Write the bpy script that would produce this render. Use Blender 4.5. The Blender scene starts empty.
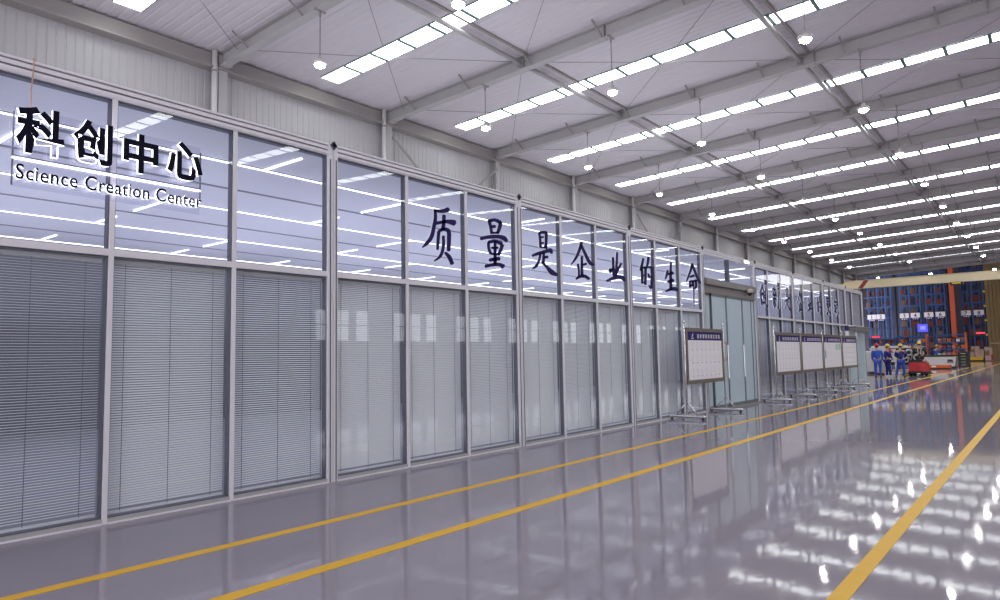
import bpy, bmesh, math, random
from mathutils import Vector, Matrix
random.seed(7)
SC = bpy.context.scene
COL = SC.collection
PI = math.pi

# ------------------------------------------------------------------ camera
F, YAW, PITCH, ROLL, DIST, EYE = 699.9469, 0.6703605, 0.0804231, -0.0182800, 7.078424, 1.5
cy, sy, cp, sp = math.cos(YAW), math.sin(YAW), math.cos(PITCH), math.sin(PITCH)
fwd = Vector((cy * cp, sy * cp, sp)); rgt = Vector((sy, -cy, 0)); up = rgt.cross(fwd)
r2 = rgt * math.cos(ROLL) + up * math.sin(ROLL); u2 = up * math.cos(ROLL) - rgt * math.sin(ROLL)
cd = bpy.data.cameras.new('camera'); cam = bpy.data.objects.new('camera', cd); COL.objects.link(cam)
cd.sensor_fit = 'HORIZONTAL'; cd.sensor_width = 36; cd.lens = F * 36 / 1000; cd.clip_end = 400; cd.clip_start = .05
m = Matrix((r2, u2, -fwd)).transposed().to_4x4(); m.translation = Vector((0, -DIST, EYE)); cam.matrix_world = m
SC.camera = cam

# ------------------------------------------------------------------ light levels
SKYLIGHT, LAMP, LED, WORLD, WINDOW = 5.2, 60.0, 2.8, 1.8, 1.3
w = bpy.data.worlds.new('world'); SC.world = w; w.use_nodes = True
w.node_tree.nodes['Background'].inputs[0].default_value = (.93, .93, 1, 1)
w.node_tree.nodes['Background'].inputs[1].default_value = WORLD
SC.view_settings.view_transform = 'Standard'; SC.view_settings.look = 'None'
SC.view_settings.exposure = 0.58; SC.view_settings.gamma = 1; SC.view_settings.use_curve_mapping = False

# added fill lights, no fixtures, brightening the glazed rooms' ceiling from below blind height
for k in range(9):
    ld = bpy.data.lights.new('room_fill_light', 'AREA'); ld.shape = 'RECTANGLE'; ld.size = 3.4; ld.size_y = 8.5; ld.energy = 54; ld.color = (.78, .80, 1)
    lo = bpy.data.objects.new('room_fill_light', ld); COL.objects.link(lo); lo.location = (-.3 + 4.2 * k, 5.2, 2.25); lo.rotation_euler = (PI, 0, 0)

# ------------------------------------------------------------------ materials
def mat(name, col, rough=.5, metal=0, emit=0, noise=0, nscale=4, bump=0, bscale=20, spec=.5, stretch=None, ecol=None, ior=None):
    m = bpy.data.materials.new(name); m.use_nodes = True
    nt = m.node_tree; b = nt.nodes['Principled BSDF']
    b.inputs['Base Color'].default_value = (*col, 1); b.inputs['Roughness'].default_value = rough
    b.inputs['Metallic'].default_value = metal; b.inputs['Specular IOR Level'].default_value = spec
    if ior: b.inputs['IOR'].default_value = ior
    if emit:
        b.inputs['Emission Color'].default_value = (*(ecol or col), 1); b.inputs['Emission Strength'].default_value = emit
    if noise or bump:
        tc = nt.nodes.new('ShaderNodeTexCoord'); mp = nt.nodes.new('ShaderNodeMapping')
        nt.links.new(tc.outputs['Object'], mp.inputs[0])
        if stretch: mp.inputs['Scale'].default_value = stretch
    if noise:
        n = nt.nodes.new('ShaderNodeTexNoise'); n.inputs['Scale'].default_value = nscale; n.inputs['Detail'].default_value = 4
        nt.links.new(mp.outputs[0], n.inputs[0])
        mx = nt.nodes.new('ShaderNodeMix'); mx.data_type = 'RGBA'
        mx.inputs[6].default_value = (*[c * (1 - noise) for c in col], 1); mx.inputs[7].default_value = (*[min(1, c * (1 + noise)) for c in col], 1)
        nt.links.new(n.outputs[0], mx.inputs[0]); nt.links.new(mx.outputs[2], b.inputs['Base Color'])
    if bump:
        n = nt.nodes.new('ShaderNodeTexNoise'); n.inputs['Scale'].default_value = bscale; n.inputs['Detail'].default_value = 2
        nt.links.new(mp.outputs[0], n.inputs[0])
        bp = nt.nodes.new('ShaderNodeBump'); bp.inputs['Strength'].default_value = bump; bp.inputs['Distance'].default_value = .02
        nt.links.new(n.outputs[0], bp.inputs['Height']); nt.links.new(bp.outputs[0], b.inputs['Normal'])
    return m

def glass_mat(name, tint, fac, rough=0.0, bump=0):
    m = bpy.data.materials.new(name); m.use_nodes = True; nt = m.node_tree; nt.nodes.clear()
    o = nt.nodes.new('ShaderNodeOutputMaterial'); mx = nt.nodes.new('ShaderNodeMixShader')
    t = nt.nodes.new('ShaderNodeBsdfTransparent'); g = nt.nodes.new('ShaderNodeBsdfGlossy')
    t.inputs[0].default_value = (*tint, 1); g.inputs['Roughness'].default_value = rough
    fr = nt.nodes.new('ShaderNodeLayerWeight'); pw = nt.nodes.new('ShaderNodeMath'); pw.operation = 'POWER'; pw.inputs[1].default_value = 4.5
    nt.links.new(fr.outputs['Facing'], pw.inputs[0])
    mt = nt.nodes.new('ShaderNodeMath'); mt.operation = 'MULTIPLY_ADD'; mt.inputs[1].default_value = fac; mt.inputs[2].default_value = .05; mt.use_clamp = True
    nt.links.new(pw.outputs[0], mt.inputs[0]); nt.links.new(mt.outputs[0], mx.inputs[0])
    nt.links.new(t.outputs[0], mx.inputs[1]); nt.links.new(g.outputs[0], mx.inputs[2]); nt.links.new(mx.outputs[0], o.inputs[0])
    if bump:
        tc = nt.nodes.new('ShaderNodeTexCoord'); n = nt.nodes.new('ShaderNodeTexNoise'); n.inputs['Scale'].default_value = 1.3
        n.inputs['Detail'].default_value = 0
        bp = nt.nodes.new('ShaderNodeBump'); bp.inputs['Strength'].default_value = bump; bp.inputs['Distance'].default_value = .02
        nt.links.new(tc.outputs['Object'], n.inputs[0]); nt.links.new(n.outputs[0], bp.inputs['Height'])
        nt.links.new(bp.outputs[0], g.inputs['Normal']); nt.links.new(bp.outputs[0], fr.inputs['Normal'])
    return m

M = dict(
    floor=mat('epoxy floor', (.28, .254, .292), .05, noise=.07, nscale=.35, bump=.055, bscale=3.4, spec=.5, stretch=(.45, 1.5, 1), ior=1.22),
    line=mat('yellow floor paint', (.74, .42, .02), .45, spec=.2, noise=.08, nscale=6),
    ceil=mat('ceiling liner', (.65, .605, .655), .6),
    wallm=mat('wall sheet', (.44, .425, .435), .5),
    steel=mat('grey painted steel', (.43, .41, .415), .5, noise=.06, nscale=2),
    steel2=mat('warm grey steel', (.29, .265, .255), .5),
    pipe=mat('white plastic pipe', (.72, .69, .70), .35),
    alu=mat('anodised aluminium', (.80, .77, .81), .42),
    aludark=mat('dark gasket', (.045, .045, .06), .5),
    gasket=mat('blue grey gasket', (.13, .14, .18), .5),
    glass=glass_mat('clear glass', (.96, .97, .985), .75, bump=.035),
    glass2=glass_mat('blind glass', (.97, .98, .985), .75, bump=.035),
    slat=mat('blind slat', (.92, .91, .93), .35),
    cord=mat('blind cord', (.16, .17, .2), .7),
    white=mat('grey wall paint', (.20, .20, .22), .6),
    innerfloor=mat('grey vinyl floor', (.30, .30, .33), .5),
    innerceil=mat('white ceiling panel', (.86, .86, .92), .6),
    seam=mat('ceiling seam', (.33, .33, .38), .6),
    led=mat('led tube', (.9, .92, 1), .4, emit=LED, ecol=(.86, .88, 1)),
    sky=mat('daylight panel', (.9, .95, .95), .4, emit=SKYLIGHT, ecol=(.95, 1, .99)),
    skyframe=mat('skylight bar', (.12, .2, .19), .5),
    lamp=mat('lamp lens', (1, .97, .95), .3, emit=LAMP, ecol=(1, .96, .95)),
    lampbody=mat('lamp housing', (.55, .52, .52), .4, metal=.3),
    wire=mat('cable', (.22, .21, .22), .6),
    brush=mat('indigo lettering', (.026, .016, .10), .6, spec=.12),
    brushedge=mat('white acrylic edge', (.88, .88, .93), .4),
    signface=mat('black sign face', (.006, .006, .016), .6, spec=.1),
    signlit=mat('lit sign edge', (.9, .9, 1), .4, emit=1.6, ecol=(.88, .88, 1)),
    acrylic=glass_mat('clear acrylic', (.94, .94, .97), .6),
    rope=mat('orange twine', (.55, .33, .24), .8),
    frost=mat('frosted door glass', (.54, .66, .74), .28),
    frostdark=mat('door frame', (.20, .21, .23), .4, metal=.4),
    header=mat('brown grey header', (.23, .21, .205), .45, noise=.15, nscale=5),
    bronze=mat('bronze board frame', (.20, .165, .13), .42, metal=.3, noise=.15, nscale=12),
    poster=mat('white poster', (.93, .88, .93), .45),
    navy=mat('navy poster header', (.035, .02, .15), .6, spec=.15),
    print=mat('grey print', (.36, .34, .40), .6),
    printlight=mat('pale print', (.62, .58, .64), .6),
    faintprint=mat('faint print', (.86, .81, .86), .5),
    chrome=mat('brushed steel', (.68, .67, .68), .25, metal=.85),
    blueprint=mat('blue sticker', (.05, .28, .60), .5),
    cyanprint=mat('aqua sticker', (.30, .66, .68), .5),
    yellowprint=mat('yellow sticker', (.75, .72, .28), .5),
    red=mat('red paint', (.50, .02, .025), .35),
    redprint=mat('red decal', (.62, .2, .24), .5),
    darkred=mat('dark red paint', (.28, .015, .02), .4),
    cream=mat('cream crane paint', (.70, .60, .40), .4),
    black=mat('black plastic', (.012, .012, .014), .45),
    dark=mat('dark machinery', (.03, .03, .034), .5),
    whitepaint=mat('white machine paint', (.66, .65, .66), .35),
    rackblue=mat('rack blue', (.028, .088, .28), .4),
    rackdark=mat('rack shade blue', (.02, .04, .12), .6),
    orange=mat('orange paint', (.72, .14, .03), .4),
    mast=mat('mast red orange', (.72, .12, .045), .4),
    carton=mat('brown carton', (.30, .16, .09), .8, noise=.12, nscale=4),
    cartonred=mat('red brown carton', (.26, .065, .04), .8),
    tan=mat('tan carton', (.55, .40, .29), .8, noise=.1, nscale=5),
    pink=mat('pinkish wrap', (.62, .38, .34), .6),
    yellow=mat('yellow paint', (.80, .50, .02), .4),
    curtain=mat('brown cladding', (.30, .20, .08), .6, noise=.1, nscale=2),
    farwall=mat('dark hall wall', (.10, .09, .11), .8),
    ledred=mat('red display', (.8, .02, .03), .4, emit=1.3, ecol=(1, .03, .06)),
    screen=mat('blue screen', (.1, .1, .9), .3, emit=.7, ecol=(.07, .06, .85)),
    screen2=mat('blue screen text', (.2, .2, 1), .3, emit=.7, ecol=(.25, .25, 1)),
    skin=mat('skin', (.50, .29, .21), .55),
    hair=mat('black hair', (.012, .01, .01), .6),
    bluecloth=mat('bright blue cotton', (.04, .10, .50), .8),
    navycloth=mat('navy cotton', (.018, .024, .20), .8),
    royal=mat('royal blue cotton', (.035, .07, .38), .8),
    darkcloth=mat('black work cloth', (.02, .02, .025), .85),
    beige=mat('beige strap', (.55, .46, .38), .7),
    helmety=mat('yellow helmet', (.80, .52, .02), .3),
    helmetr=mat('red helmet', (.55, .02, .02), .3),
    shoew=mat('white shoe', (.7, .68, .68), .5),
    shoed=mat('dark shoe', (.05, .04, .035), .5),
    win=mat('lit window', (.9, .93, 1), .3, emit=WINDOW, ecol=(.92, .95, 1)),
)

# ------------------------------------------------------------------ mesh helper
class MB:
    def __init__(s): s.v = []; s.f = []; s.mi = []; s.cur = 0
    def add(s, vs, fs):
        o = len(s.v); s.v += [tuple(v) for v in vs]; s.f += [tuple(i + o for i in f) for f in fs]; s.mi += [s.cur] * len(fs); return s
    def box(s, x0, y0, z0, x1, y1, z1):
        return s.add([(x0, y0, z0), (x1, y0, z0), (x1, y1, z0), (x0, y1, z0), (x0, y0, z1), (x1, y0, z1), (x1, y1, z1), (x0, y1, z1)],
                     [(0, 3, 2, 1), (4, 5, 6, 7), (0, 1, 5, 4), (1, 2, 6, 5), (2, 3, 7, 6), (3, 0, 4, 7)])
    def cbox(s, c, d): return s.box(*[c[i] - d[i] / 2 for i in range(3)], *[c[i] + d[i] / 2 for i in range(3)])
    def hexa(s, a, b):   # two quads of four points each, joined
        return s.add(list(a) + list(b), [(3, 2, 1, 0), (4, 5, 6, 7), (0, 1, 5, 4), (1, 2, 6, 5), (2, 3, 7, 6), (3, 0, 4, 7)])
    def bar(s, p, q, wd, ht=None):
        p, q = Vector(p), Vector(q); ht = ht or wd; d = (q - p).normalized()
        a = d.cross(Vector((0, 0, 1)));  a = a.normalized() if a.length > 1e-4 else Vector((1, 0, 0)); b = a.cross(d)
        A = [(-1, -1), (1, -1), (1, 1), (-1, 1)]
        return s.hexa([p + a * i * wd / 2 + b * j * ht / 2 for i, j in A], [q + a * i * wd / 2 + b * j * ht / 2 for i, j in A])
    def tube(s, pts, r, n=8, caps=True):
        pts = [Vector(p) for p in pts]; rs = r if isinstance(r, (list, tuple)) else [r] * len(pts); o = len(s.v); ref = None
        for i, p in enumerate(pts):
            d = (pts[min(i + 1, len(pts) - 1)] - pts[max(i - 1, 0)]).normalized()
            if ref is None: ref = Vector((0, 0, 1)) if abs(d.z) < .9 else Vector((1, 0, 0))
            a = d.cross(ref).normalized(); b = d.cross(a); ref = -b if False else ref
            for k in range(n):
                t = 2 * PI * k / n; s.v.append(tuple(p + (a * math.cos(t) + b * math.sin(t)) * rs[i]))
        for i in range(len(pts) - 1):
            for k in range(n):
                k2 = (k + 1) % n; s.f.append((o + i * n + k, o + i * n + k2, o + (i + 1) * n + k2, o + (i + 1) * n + k)); s.mi.append(s.cur)
        if caps:
            s.f.append(tuple(o + k for k in range(n))[::-1]); s.f.append(tuple(o + (len(pts) - 1) * n + k for k in range(n))); s.mi += [s.cur] * 2
        return s
    def lathe(s, c, prof, n=16, axis='z'):
        o = len(s.v); c = Vector(c)
        for r, z in prof:
            for k in range(n):
                t = 2 * PI * k / n; a, b = r * math.cos(t), r * math.sin(t)
                s.v.append(tuple(c + (Vector((a, b, z)) if axis == 'z' else Vector((a, z, b)) if axis == 'y' else Vector((z, a, b)))))
        for i in range(len(prof) - 1):
            for k in range(n):
                k2 = (k + 1) % n; s.f.append((o + i * n + k, o + i * n + k2, o + (i + 1) * n + k2, o + (i + 1) * n + k)); s.mi.append(s.cur)
        s.f.append(tuple(o + k for k in range(n))[::-1]); s.f.append(tuple(o + (len(prof) - 1) * n + k for k in range(n))); s.mi += [s.cur] * 2
        return s
    def ball(s, c, r, n=12, k=7, sc=(1, 1, 1)):
        c = Vector(c); o = len(s.v)
        for i in range(1, k):
            a = PI * i / k
            for j in range(n):
                t = 2 * PI * j / n; s.v.append((c.x + r * sc[0] * math.sin(a) * math.cos(t), c.y + r * sc[1] * math.sin(a) * math.sin(t), c.z + r * sc[2] * math.cos(a)))
        s.v += [(c.x, c.y, c.z + r * sc[2]), (c.x, c.y, c.z - r * sc[2])]; T, B = len(s.v) - 2, len(s.v) - 1
        for i in range(k - 2):
            for j in range(n):
                j2 = (j + 1) % n; s.f.append((o + i * n + j, o + (i + 1) * n + j, o + (i + 1) * n + j2, o + i * n + j2)); s.mi.append(s.cur)
        for j in range(n):
            j2 = (j + 1) % n; s.f.append((T, o + j, o + j2)); s.f.append((B, o + (k - 2) * n + j2, o + (k - 2) * n + j)); s.mi += [s.cur] * 2
        return s
    def build(s, name, ms, parent=None, smooth=False, bevel=0):
        me = bpy.data.meshes.new(name); me.from_pydata(s.v, [], s.f)
        for x in (ms if isinstance(ms, (list, tuple)) else [ms]): me.materials.append(M[x] if isinstance(x, str) else x)
        me.polygons.foreach_set('material_index', s.mi)
        if smooth: me.polygons.foreach_set('use_smooth', [True] * len(me.polygons))
        me.update()
        o = bpy.data.objects.new(name, me); COL.objects.link(o)
        if parent is not None: o.parent = parent
        if bevel:
            b = o.modifiers.new('bevel', 'BEVEL'); b.width = bevel; b.segments = 2; b.limit_method = 'ANGLE'
        return o

def tag(o, label, cat, group=None, kind=None):
    o['label'] = label; o['category'] = cat
    if group: o['group'] = group
    if kind: o['kind'] = kind
    return o
def thing(name, label, cat, loc=(0, 0, 0), group=None, rz=0):
    o = bpy.data.objects.new(name, None); o.empty_display_size = .1; COL.objects.link(o); o.location = loc; o.rotation_euler.z = rz
    return tag(o, label, cat, group, 'thing')
def struct(o, label, cat): return tag(o, label, cat, kind='structure')
def dup(root, loc, label=None):
    r = root.copy(); COL.objects.link(r); r.location = loc
    if label: r['label'] = label
    for ch in list(root.children):
        c = ch.copy(); COL.objects.link(c); c.parent = r
        for g in list(ch.children):
            d = g.copy(); COL.objects.link(d); d.parent = c
    return r
ORD = ['first', 'second', 'third', 'fourth', 'fifth', 'sixth', 'seventh', 'eighth', 'ninth', 'tenth', 'eleventh', 'twelfth', 'thirteenth', 'fourteenth', 'fifteenth']
def text_mesh(body, size=1, bold=0, depth=0, space=1):
    c = bpy.data.curves.new('writing', 'FONT'); c.body = body; c.size = size; c.offset = bold; c.extrude = depth; c.space_character = space
    c.align_x = 'CENTER'; c.resolution_u = 3
    o = bpy.data.objects.new('writing', c); COL.objects.link(o); bpy.context.view_layer.update()
    me = bpy.data.meshes.new_from_object(o.evaluated_get(bpy.context.evaluated_depsgraph_get()))
    bpy.data.objects.remove(o); bpy.data.curves.remove(c); return me
def letter(name, body, x0, x1, z0, z1, y, ms, parent, bold=0, depth=.02):
    """writing on the x-z plane facing the hall (-y), fitted into a rectangle; front face material 0, sides material 1"""
    me = text_mesh(body, 1, bold, 1)
    vs = [v.co.copy() for v in me.vertices]; xs = [v.x for v in vs]; ys = [v.y for v in vs]
    ax, bx, ay, by = min(xs), max(xs), min(ys), max(ys)
    for v in me.vertices:
        c = v.co; v.co = Vector((x0 + (c.x - ax) / (bx - ax) * (x1 - x0), y - c.z * depth / 2, z0 + (c.y - ay) / (by - ay) * (z1 - z0)))
    me.materials.clear()
    for q in ms: me.materials.append(M[q])
    me.update()
    for p in me.polygons: p.material_index = 0 if p.normal.y < -.7 or len(ms) == 1 else 1
    o = bpy.data.objects.new(name, me); COL.objects.link(o); o.parent = parent; return o

# ================================================================== SETTING
HALL_L, HALL_R, X0, X1, XF = 10.68, -26.0, -12.0, 90.5, 130.0
def roofz(y): return 9.97 + .045 * (10.4 - y)
BAY0, BAY = 10.15, 5.96
def xi(i): return BAY0 + BAY * i - (.17 if i <= 0 else 0)
struct(MB().box(X0, HALL_R, -.2, XF, 11.2, 0).build('floor', 'floor'), 'glossy grey epoxy floor of the hall', 'floor')
struct(MB().box(-2.4, .18, .0, 36.35, 10.1, .012).build('floor_inner', 'innerfloor'), 'pale floor of the glazed rooms', 'floor')
# ribbed roof liner (ribs run across the hall)
mb = MB(); n = int((X1 - X0) / .25); prof = []
for i in range(n + 1):
    x = X0 + i * .25; prof += [(x, 0), (x + .16, 0), (x + .185, .012), (x + .225, .012)]
vs = []
for x, d in prof: vs += [(x, HALL_L + .2, roofz(HALL_L + .2) + d), (x, HALL_R - .2, roofz(HALL_R - .2) + d)]
mb.add(vs, [(2 * i, 2 * i + 1, 2 * i + 3, 2 * i + 2) for i in range(len(prof) - 1)])
mb.hexa([(X0, HALL_L + .2, roofz(HALL_L + .2) + .06), (X1, HALL_L + .2, roofz(HALL_L + .2) + .06), (X1, HALL_R - .2, roofz(HALL_R - .2) + .06), (X0, HALL_R - .2, roofz(HALL_R - .2) + .06)],
        [(X0, HALL_L + .2, roofz(HALL_L + .2) + .2), (X1, HALL_L + .2, roofz(HALL_L + .2) + .2), (X1, HALL_R - .2, roofz(HALL_R - .2) + .2), (X0, HALL_R - .2, roofz(HALL_R - .2) + .2)])
struct(mb.build('ceiling', 'ceil'), 'pale ribbed metal roof liner over the hall', 'ceiling')
# ribbed side wall
def ribwall(name, y, z0, z1, x0, x1, out):
    mb = MB(); prof = []; n = int((x1 - x0) / .2)
    for i in range(n + 1):
        x = x0 + i * .2; prof += [(x, 0), (x + .15, 0), (x + .162, .014), (x + .188, .014)]
    vs = []
    for x, d in prof: vs += [(x, y + d * out, z0), (x, y + d * out, z1)]
    mb.add(vs, [(2 * i, 2 * i + 1, 2 * i + 3, 2 * i + 2) for i in range(len(prof) - 1)])
    mb.box(x0, min(y + .04 * out, y + .14 * out), z0, x1, max(y + .04 * out, y + .14 * out), z1)
    return mb.build(name, 'wallm')
struct(ribwall('wall_left', HALL_L, 0, roofz(HALL_L) + .1, X0, X1, 1), 'ribbed pale metal side wall above the glazed rooms', 'wall')
# right wall with a row of big lit windows (behind the camera's right; seen as reflections)
struct(ribwall('wall_right', HALL_R, 0, 2.6, X0, X1, -1), 'ribbed metal wall opposite the glazed rooms', 'wall')
struct(ribwall('wall_right_upper', HALL_R, 4.4, roofz(HALL_R) + .1, X0, X1, -1), 'upper ribbed metal wall opposite the glazed rooms', 'wall')
struct(MB().box(X1 - .3, HALL_R, 11.2, X1, HALL_L, 16).build('wall_back', 'farwall'), 'dark end wall above the roof edge', 'wall')
struct(MB().box(XF - .2, HALL_R, 0, XF, 22, 16).build('wall_far', 'farwall'), 'dark far wall behind the storage racks', 'wall')
struct(MB().box(X1, HALL_R, 15.9, XF, 22, 16.2).build('ceiling_far', 'farwall'), 'dark high roof over the storage racks', 'ceiling')
struct(MB().box(X1, 20.8, 0, XF, 21, 16).build('wall_far_left', 'farwall'), 'dark side wall of the storage area', 'wall')
struct(MB().box(X1, HALL_R - .2, 0, XF, HALL_R, 12).build('wall_far_right', 'farwall'), 'dark right side wall of the storage area', 'wall')  # unseen wall added to hold back outside light, gap left above it
k = 0
for i in range(17):
    xa = X0 + .5 + i * 6
    if xa + 5 > X1: break
    if xa < 19: struct(MB().box(xa - .06 - .5 * (i == 0), HALL_R - .12, 2.6, xa + 5.94, HALL_R, 4.4).build('trim_%d' % (140 + i), 'wallm'), 'blank wall panel of the opposite hall wall', 'trim'); continue
    k += 1
    mb = MB()
    for q in range(4): mb.box(xa + q * 1.5 - .25, HALL_R - .1, 2.6, xa + q * 1.5 + .25, HALL_R + .02, 4.4)
    mb.box(xa - .06, HALL_R - .1, 3.5, xa + 4.5, HALL_R + .02, 3.56)
    wn = struct(mb.build('window_%d' % (k + 40), 'wallm'), 'high lit window group in the opposite hall wall', 'window')
    MB().box(xa, HALL_R - .12, 2.65, xa + 4.5, HALL_R - .09, 4.35).build('pane', 'win', wn)
    struct(MB().box(xa + 4.56, HALL_R - .12, 2.6, xa + 6 - .06, HALL_R, 4.4).build('trim_%d' % (k + 40), 'wallm'), 'wall strip between two windows of the opposite wall', 'trim')

# eave beam along the side wall
mb = MB(); mb.box(X0, HALL_L - .22, 9.50, X1, HALL_L, 9.90); mb.box(X0, HALL_L - .34, 9.46, X1, HALL_L, 9.52)
struct(mb.build('trim_1', 'steel2'), 'grey eave beam under the roof along the side wall', 'trim')

# steel columns, downpipes, roof beams
for i in range(-2, 14):
    x = xi(i); vis = i >= 0
    nm = ORD[i] if vis else 'unseen ' + ORD[i + 2]
    y = 10.42
    mb = MB(); mb.box(x - .13, y - .02, 0, x + .13, y + .0, 9.9); mb.box(x - .13, y + .18, 0, x + .13, y + .2, 9.9); mb.box(x - .008, y, 0, x + .008, y + .18, 9.9)
    if vis:
        c = tag(mb.build('steel_column', 'steel'), nm + ' grey steel wall column from the camera, above the glazed partition', 'column', 'steel columns of the side wall', 'thing')
        if i not in (2, 5, 8, 11):
            p = thing('downpipe', 'white vertical drainpipe beside the ' + nm + ' steel column', 'pipe', (x - .26, y - .04, 0), 'drainpipes on the side wall')
            MB().tube([(0, 0, 4), (0, 0, 9.95)], .075, 12).build('pipe', 'pipe', p, True)
            for z in (5.6, 7.6, 9.35): MB().tube([(0, 0, z), (0, 0, z + .05)], .092, 12).build('clamp', 'steel2', p)
    def section(y0, y1):
        mb = MB()
        for (d0, d1, hw) in ((0, .022, .12), (.022, .36, .009), (.36, .38, .12)):
            def q(yy, dd):
                b = roofz(yy) - .39; tt = roofz(yy) - .01
                return tt - .02 if dd == .36 else tt if dd == .38 else b + dd
            mb.hexa([(x - hw, y0, q(y0, d0)), (x + hw, y0, q(y0, d0)), (x + hw, y1, q(y1, d0)), (x - hw, y1, q(y1, d0))],
                    [(x - hw, y0, q(y0, d1)), (x + hw, y0, q(y0, d1)), (x + hw, y1, q(y1, d1)), (x - hw, y1, q(y1, d1))])
        return mb
    if vis: r = thing('roof_beam', nm + ' sloping steel roof beam counted from the camera', 'beam', (0, 0, 0), 'steel roof beams'); web = section(10.42, HALL_R + .05).build('beam', 'steel', r)
    else: continue
    mb = MB(); mb.box(x - .13, 10.14, 9.55, x + .13, 10.42, 9.60); mb.box(x - .012, 10.12, 9.58, x + .012, 10.16, 9.95); mb.build('end_plate', 'steel', r)
    y = 9.05; j = 0
    while y > -12:
        b = roofz(y) - .38
        MB().bar((x - .06, y, b + .02), (x - .52, y + .05, roofz(y) - .01), .05, .03).build('flange_brace', 'steel2', r)
        y -= 2.36
    for y in (1.9, -1.9, -6.2, -10):
        MB().box(x - .11, y - .01, roofz(y) - .4, x + .11, y + .01, roofz(y) - .02).build('stiffener', 'steel2', r)

# longitudinal tie tubes between the roof beams
for row, y in enumerate((4.68, -1.5, -7.7)):
    where = ['nearest the side wall', 'over the walkway edge', 'farthest right'][row]
    for i in range(-1 if row < 2 else 0, 13):
        xa, xb = xi(i) + .13, xi(i + 1) - .13; z = roofz(y) - .2
        t = thing('tie_beam', 'steel tie tube between roof beams, %s bay, %s' % (ORD[i + 1], where), 'beam', (0, 0, 0), 'longitudinal roof ties')
        MB().tube([(xa, y, z), (xb, y, z)], .07, 8).build('tube', 'steel', t, True)
        mb = MB(); mb.box(xa - .02, y - .1, z - .1, xa, y + .1, z + .1); mb.box(xb, y - .1, z - .1, xb + .02, y + .1, z + .1); mb.build('end_plate', 'steel2', t)
        MB().box(xa, y - .30, roofz(y - .3) - .05, xb, y - .22, roofz(y - .3) - .005).build('purlin_strip', 'steel2', t)

# cross bracing rods in the roof
ys = [9.7, 4.68, -1.5, -7.7]
for i in range(-1, 5):
    for q in range(3):
        if i == 4 and q == 2: continue
        xa, xb = xi(i), xi(i + 1)
        t = thing('bracing_rod', 'thin crossed roof bracing rods, %s bay from camera, %s from the side wall' % (ORD[i + 1], ORD[q]), 'rod', (0, 0, 0), 'roof bracing rods')
        for a, b in ((ys[q], ys[q + 1]), (ys[q + 1], ys[q])):
            MB().tube([(xa, a, roofz(a) - .13), ((xa + xb) / 2, (a + b) / 2, roofz((a + b) / 2) - .15 - (.02 if a > b else 0)), (xb, b, roofz(b) - .13)], .009, 5).build('rod', 'wire', t)
for a, b, nm in ((1, 2, 'second'), (4, 5, 'fifth')):
    t = thing('wall_brace', 'crossed brown steel angle braces on the wall after the %s column' % nm, 'brace', (0, 0, 0), 'wall braces')
    xa, xb = BAY0 + BAY * a + .12, BAY0 + BAY * b - .12
    MB().bar((xa, 10.36, 9.1), (xb, 10.36, 5.0), .03, .09).build('brace', 'steel2', t); MB().bar((xa, 10.33, 5.0), (xb, 10.33, 9.1), .03, .09).build('brace', 'steel2', t)

# skylight strips
for i in range(-1, 13):
    xm = 13.10 + BAY * i; a, b = xm - .32, xm + .32
    t = thing('skylight', 'white daylight strip across the roof, %s from the camera' % ORD[i + 1], 'skylight', (0, 0, 0), 'roof daylight strips')
    mb = MB(); fr = MB(); y = 9.75; dz = -.03
    while y > HALL_R + 1:
        y2 = y - 1.035
        mb.add([(a, y, roofz(y) + dz), (b, y, roofz(y) + dz), (b, y2, roofz(y2) + dz), (a, y2, roofz(y2) + dz)], [(0, 3, 2, 1)])
        fr.hexa([(a, y2, roofz(y2) - .05), (b, y2, roofz(y2) - .05), (b, y2 - .10, roofz(y2) - .048), (a, y2 - .10, roofz(y2) - .048)],
                [(a, y2, roofz(y2)), (b, y2, roofz(y2)), (b, y2 - .10, roofz(y2)), (a, y2 - .10, roofz(y2))])
        y -= 1.135
    for xx in (a - .03, b):
        fr.hexa([(xx, 9.76, roofz(9.76) - .03), (xx + .03, 9.76, roofz(9.76) - .03), (xx + .03, y, roofz(y) - .03), (xx, y, roofz(y) - .03)],
                [(xx, 9.76, roofz(9.76)), (xx + .03, 9.76, roofz(9.76)), (xx + .03, y, roofz(y)), (xx, y, roofz(y))])
    mb.build('glazing', 'sky', t); fr.build('frame', 'skyframe', t)

# pendant lamps
def make_lamp(label, ct):
    t = thing('pendant_lamp', label, 'lamp', (0, 0, 0), 'pendant high bay lamps')
    MB().tube([(0, 0, .16), (0, 0, ct)], .014, 6).build('cable', 'wire', t)
    mb = MB(); mb.box(-.16, -.03, ct - .02, .16, .03, ct + .02); mb.box(-.02, -.02, ct - .16, .02, .02, ct - .02); mb.build('bracket', 'steel2', t)
    MB().lathe((0, 0, 0), [(.02, .2), (.05, .2), (.06, .13), (.15, .1), (.17, .04), (.165, .02)], 18).build('housing', 'lampbody', t, True)
    MB().lathe((0, 0, 0), [(.125, .03), (.12, -.02), (.08, -.05), (.02, -.06)], 18).build('lens', 'lamp', t, True)
    return t
proto = None
ROWS = ((6.13, range(0, 10), [11, 12], 'nearest the side wall'), (1.75, range(0, 10), [11, 12], 'over the glazed rooms edge'), (-3.12, range(1, 10), [11, 12], 'over the open floor'), (-8.0, range(1, 10), [11], 'farthest right'))
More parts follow.
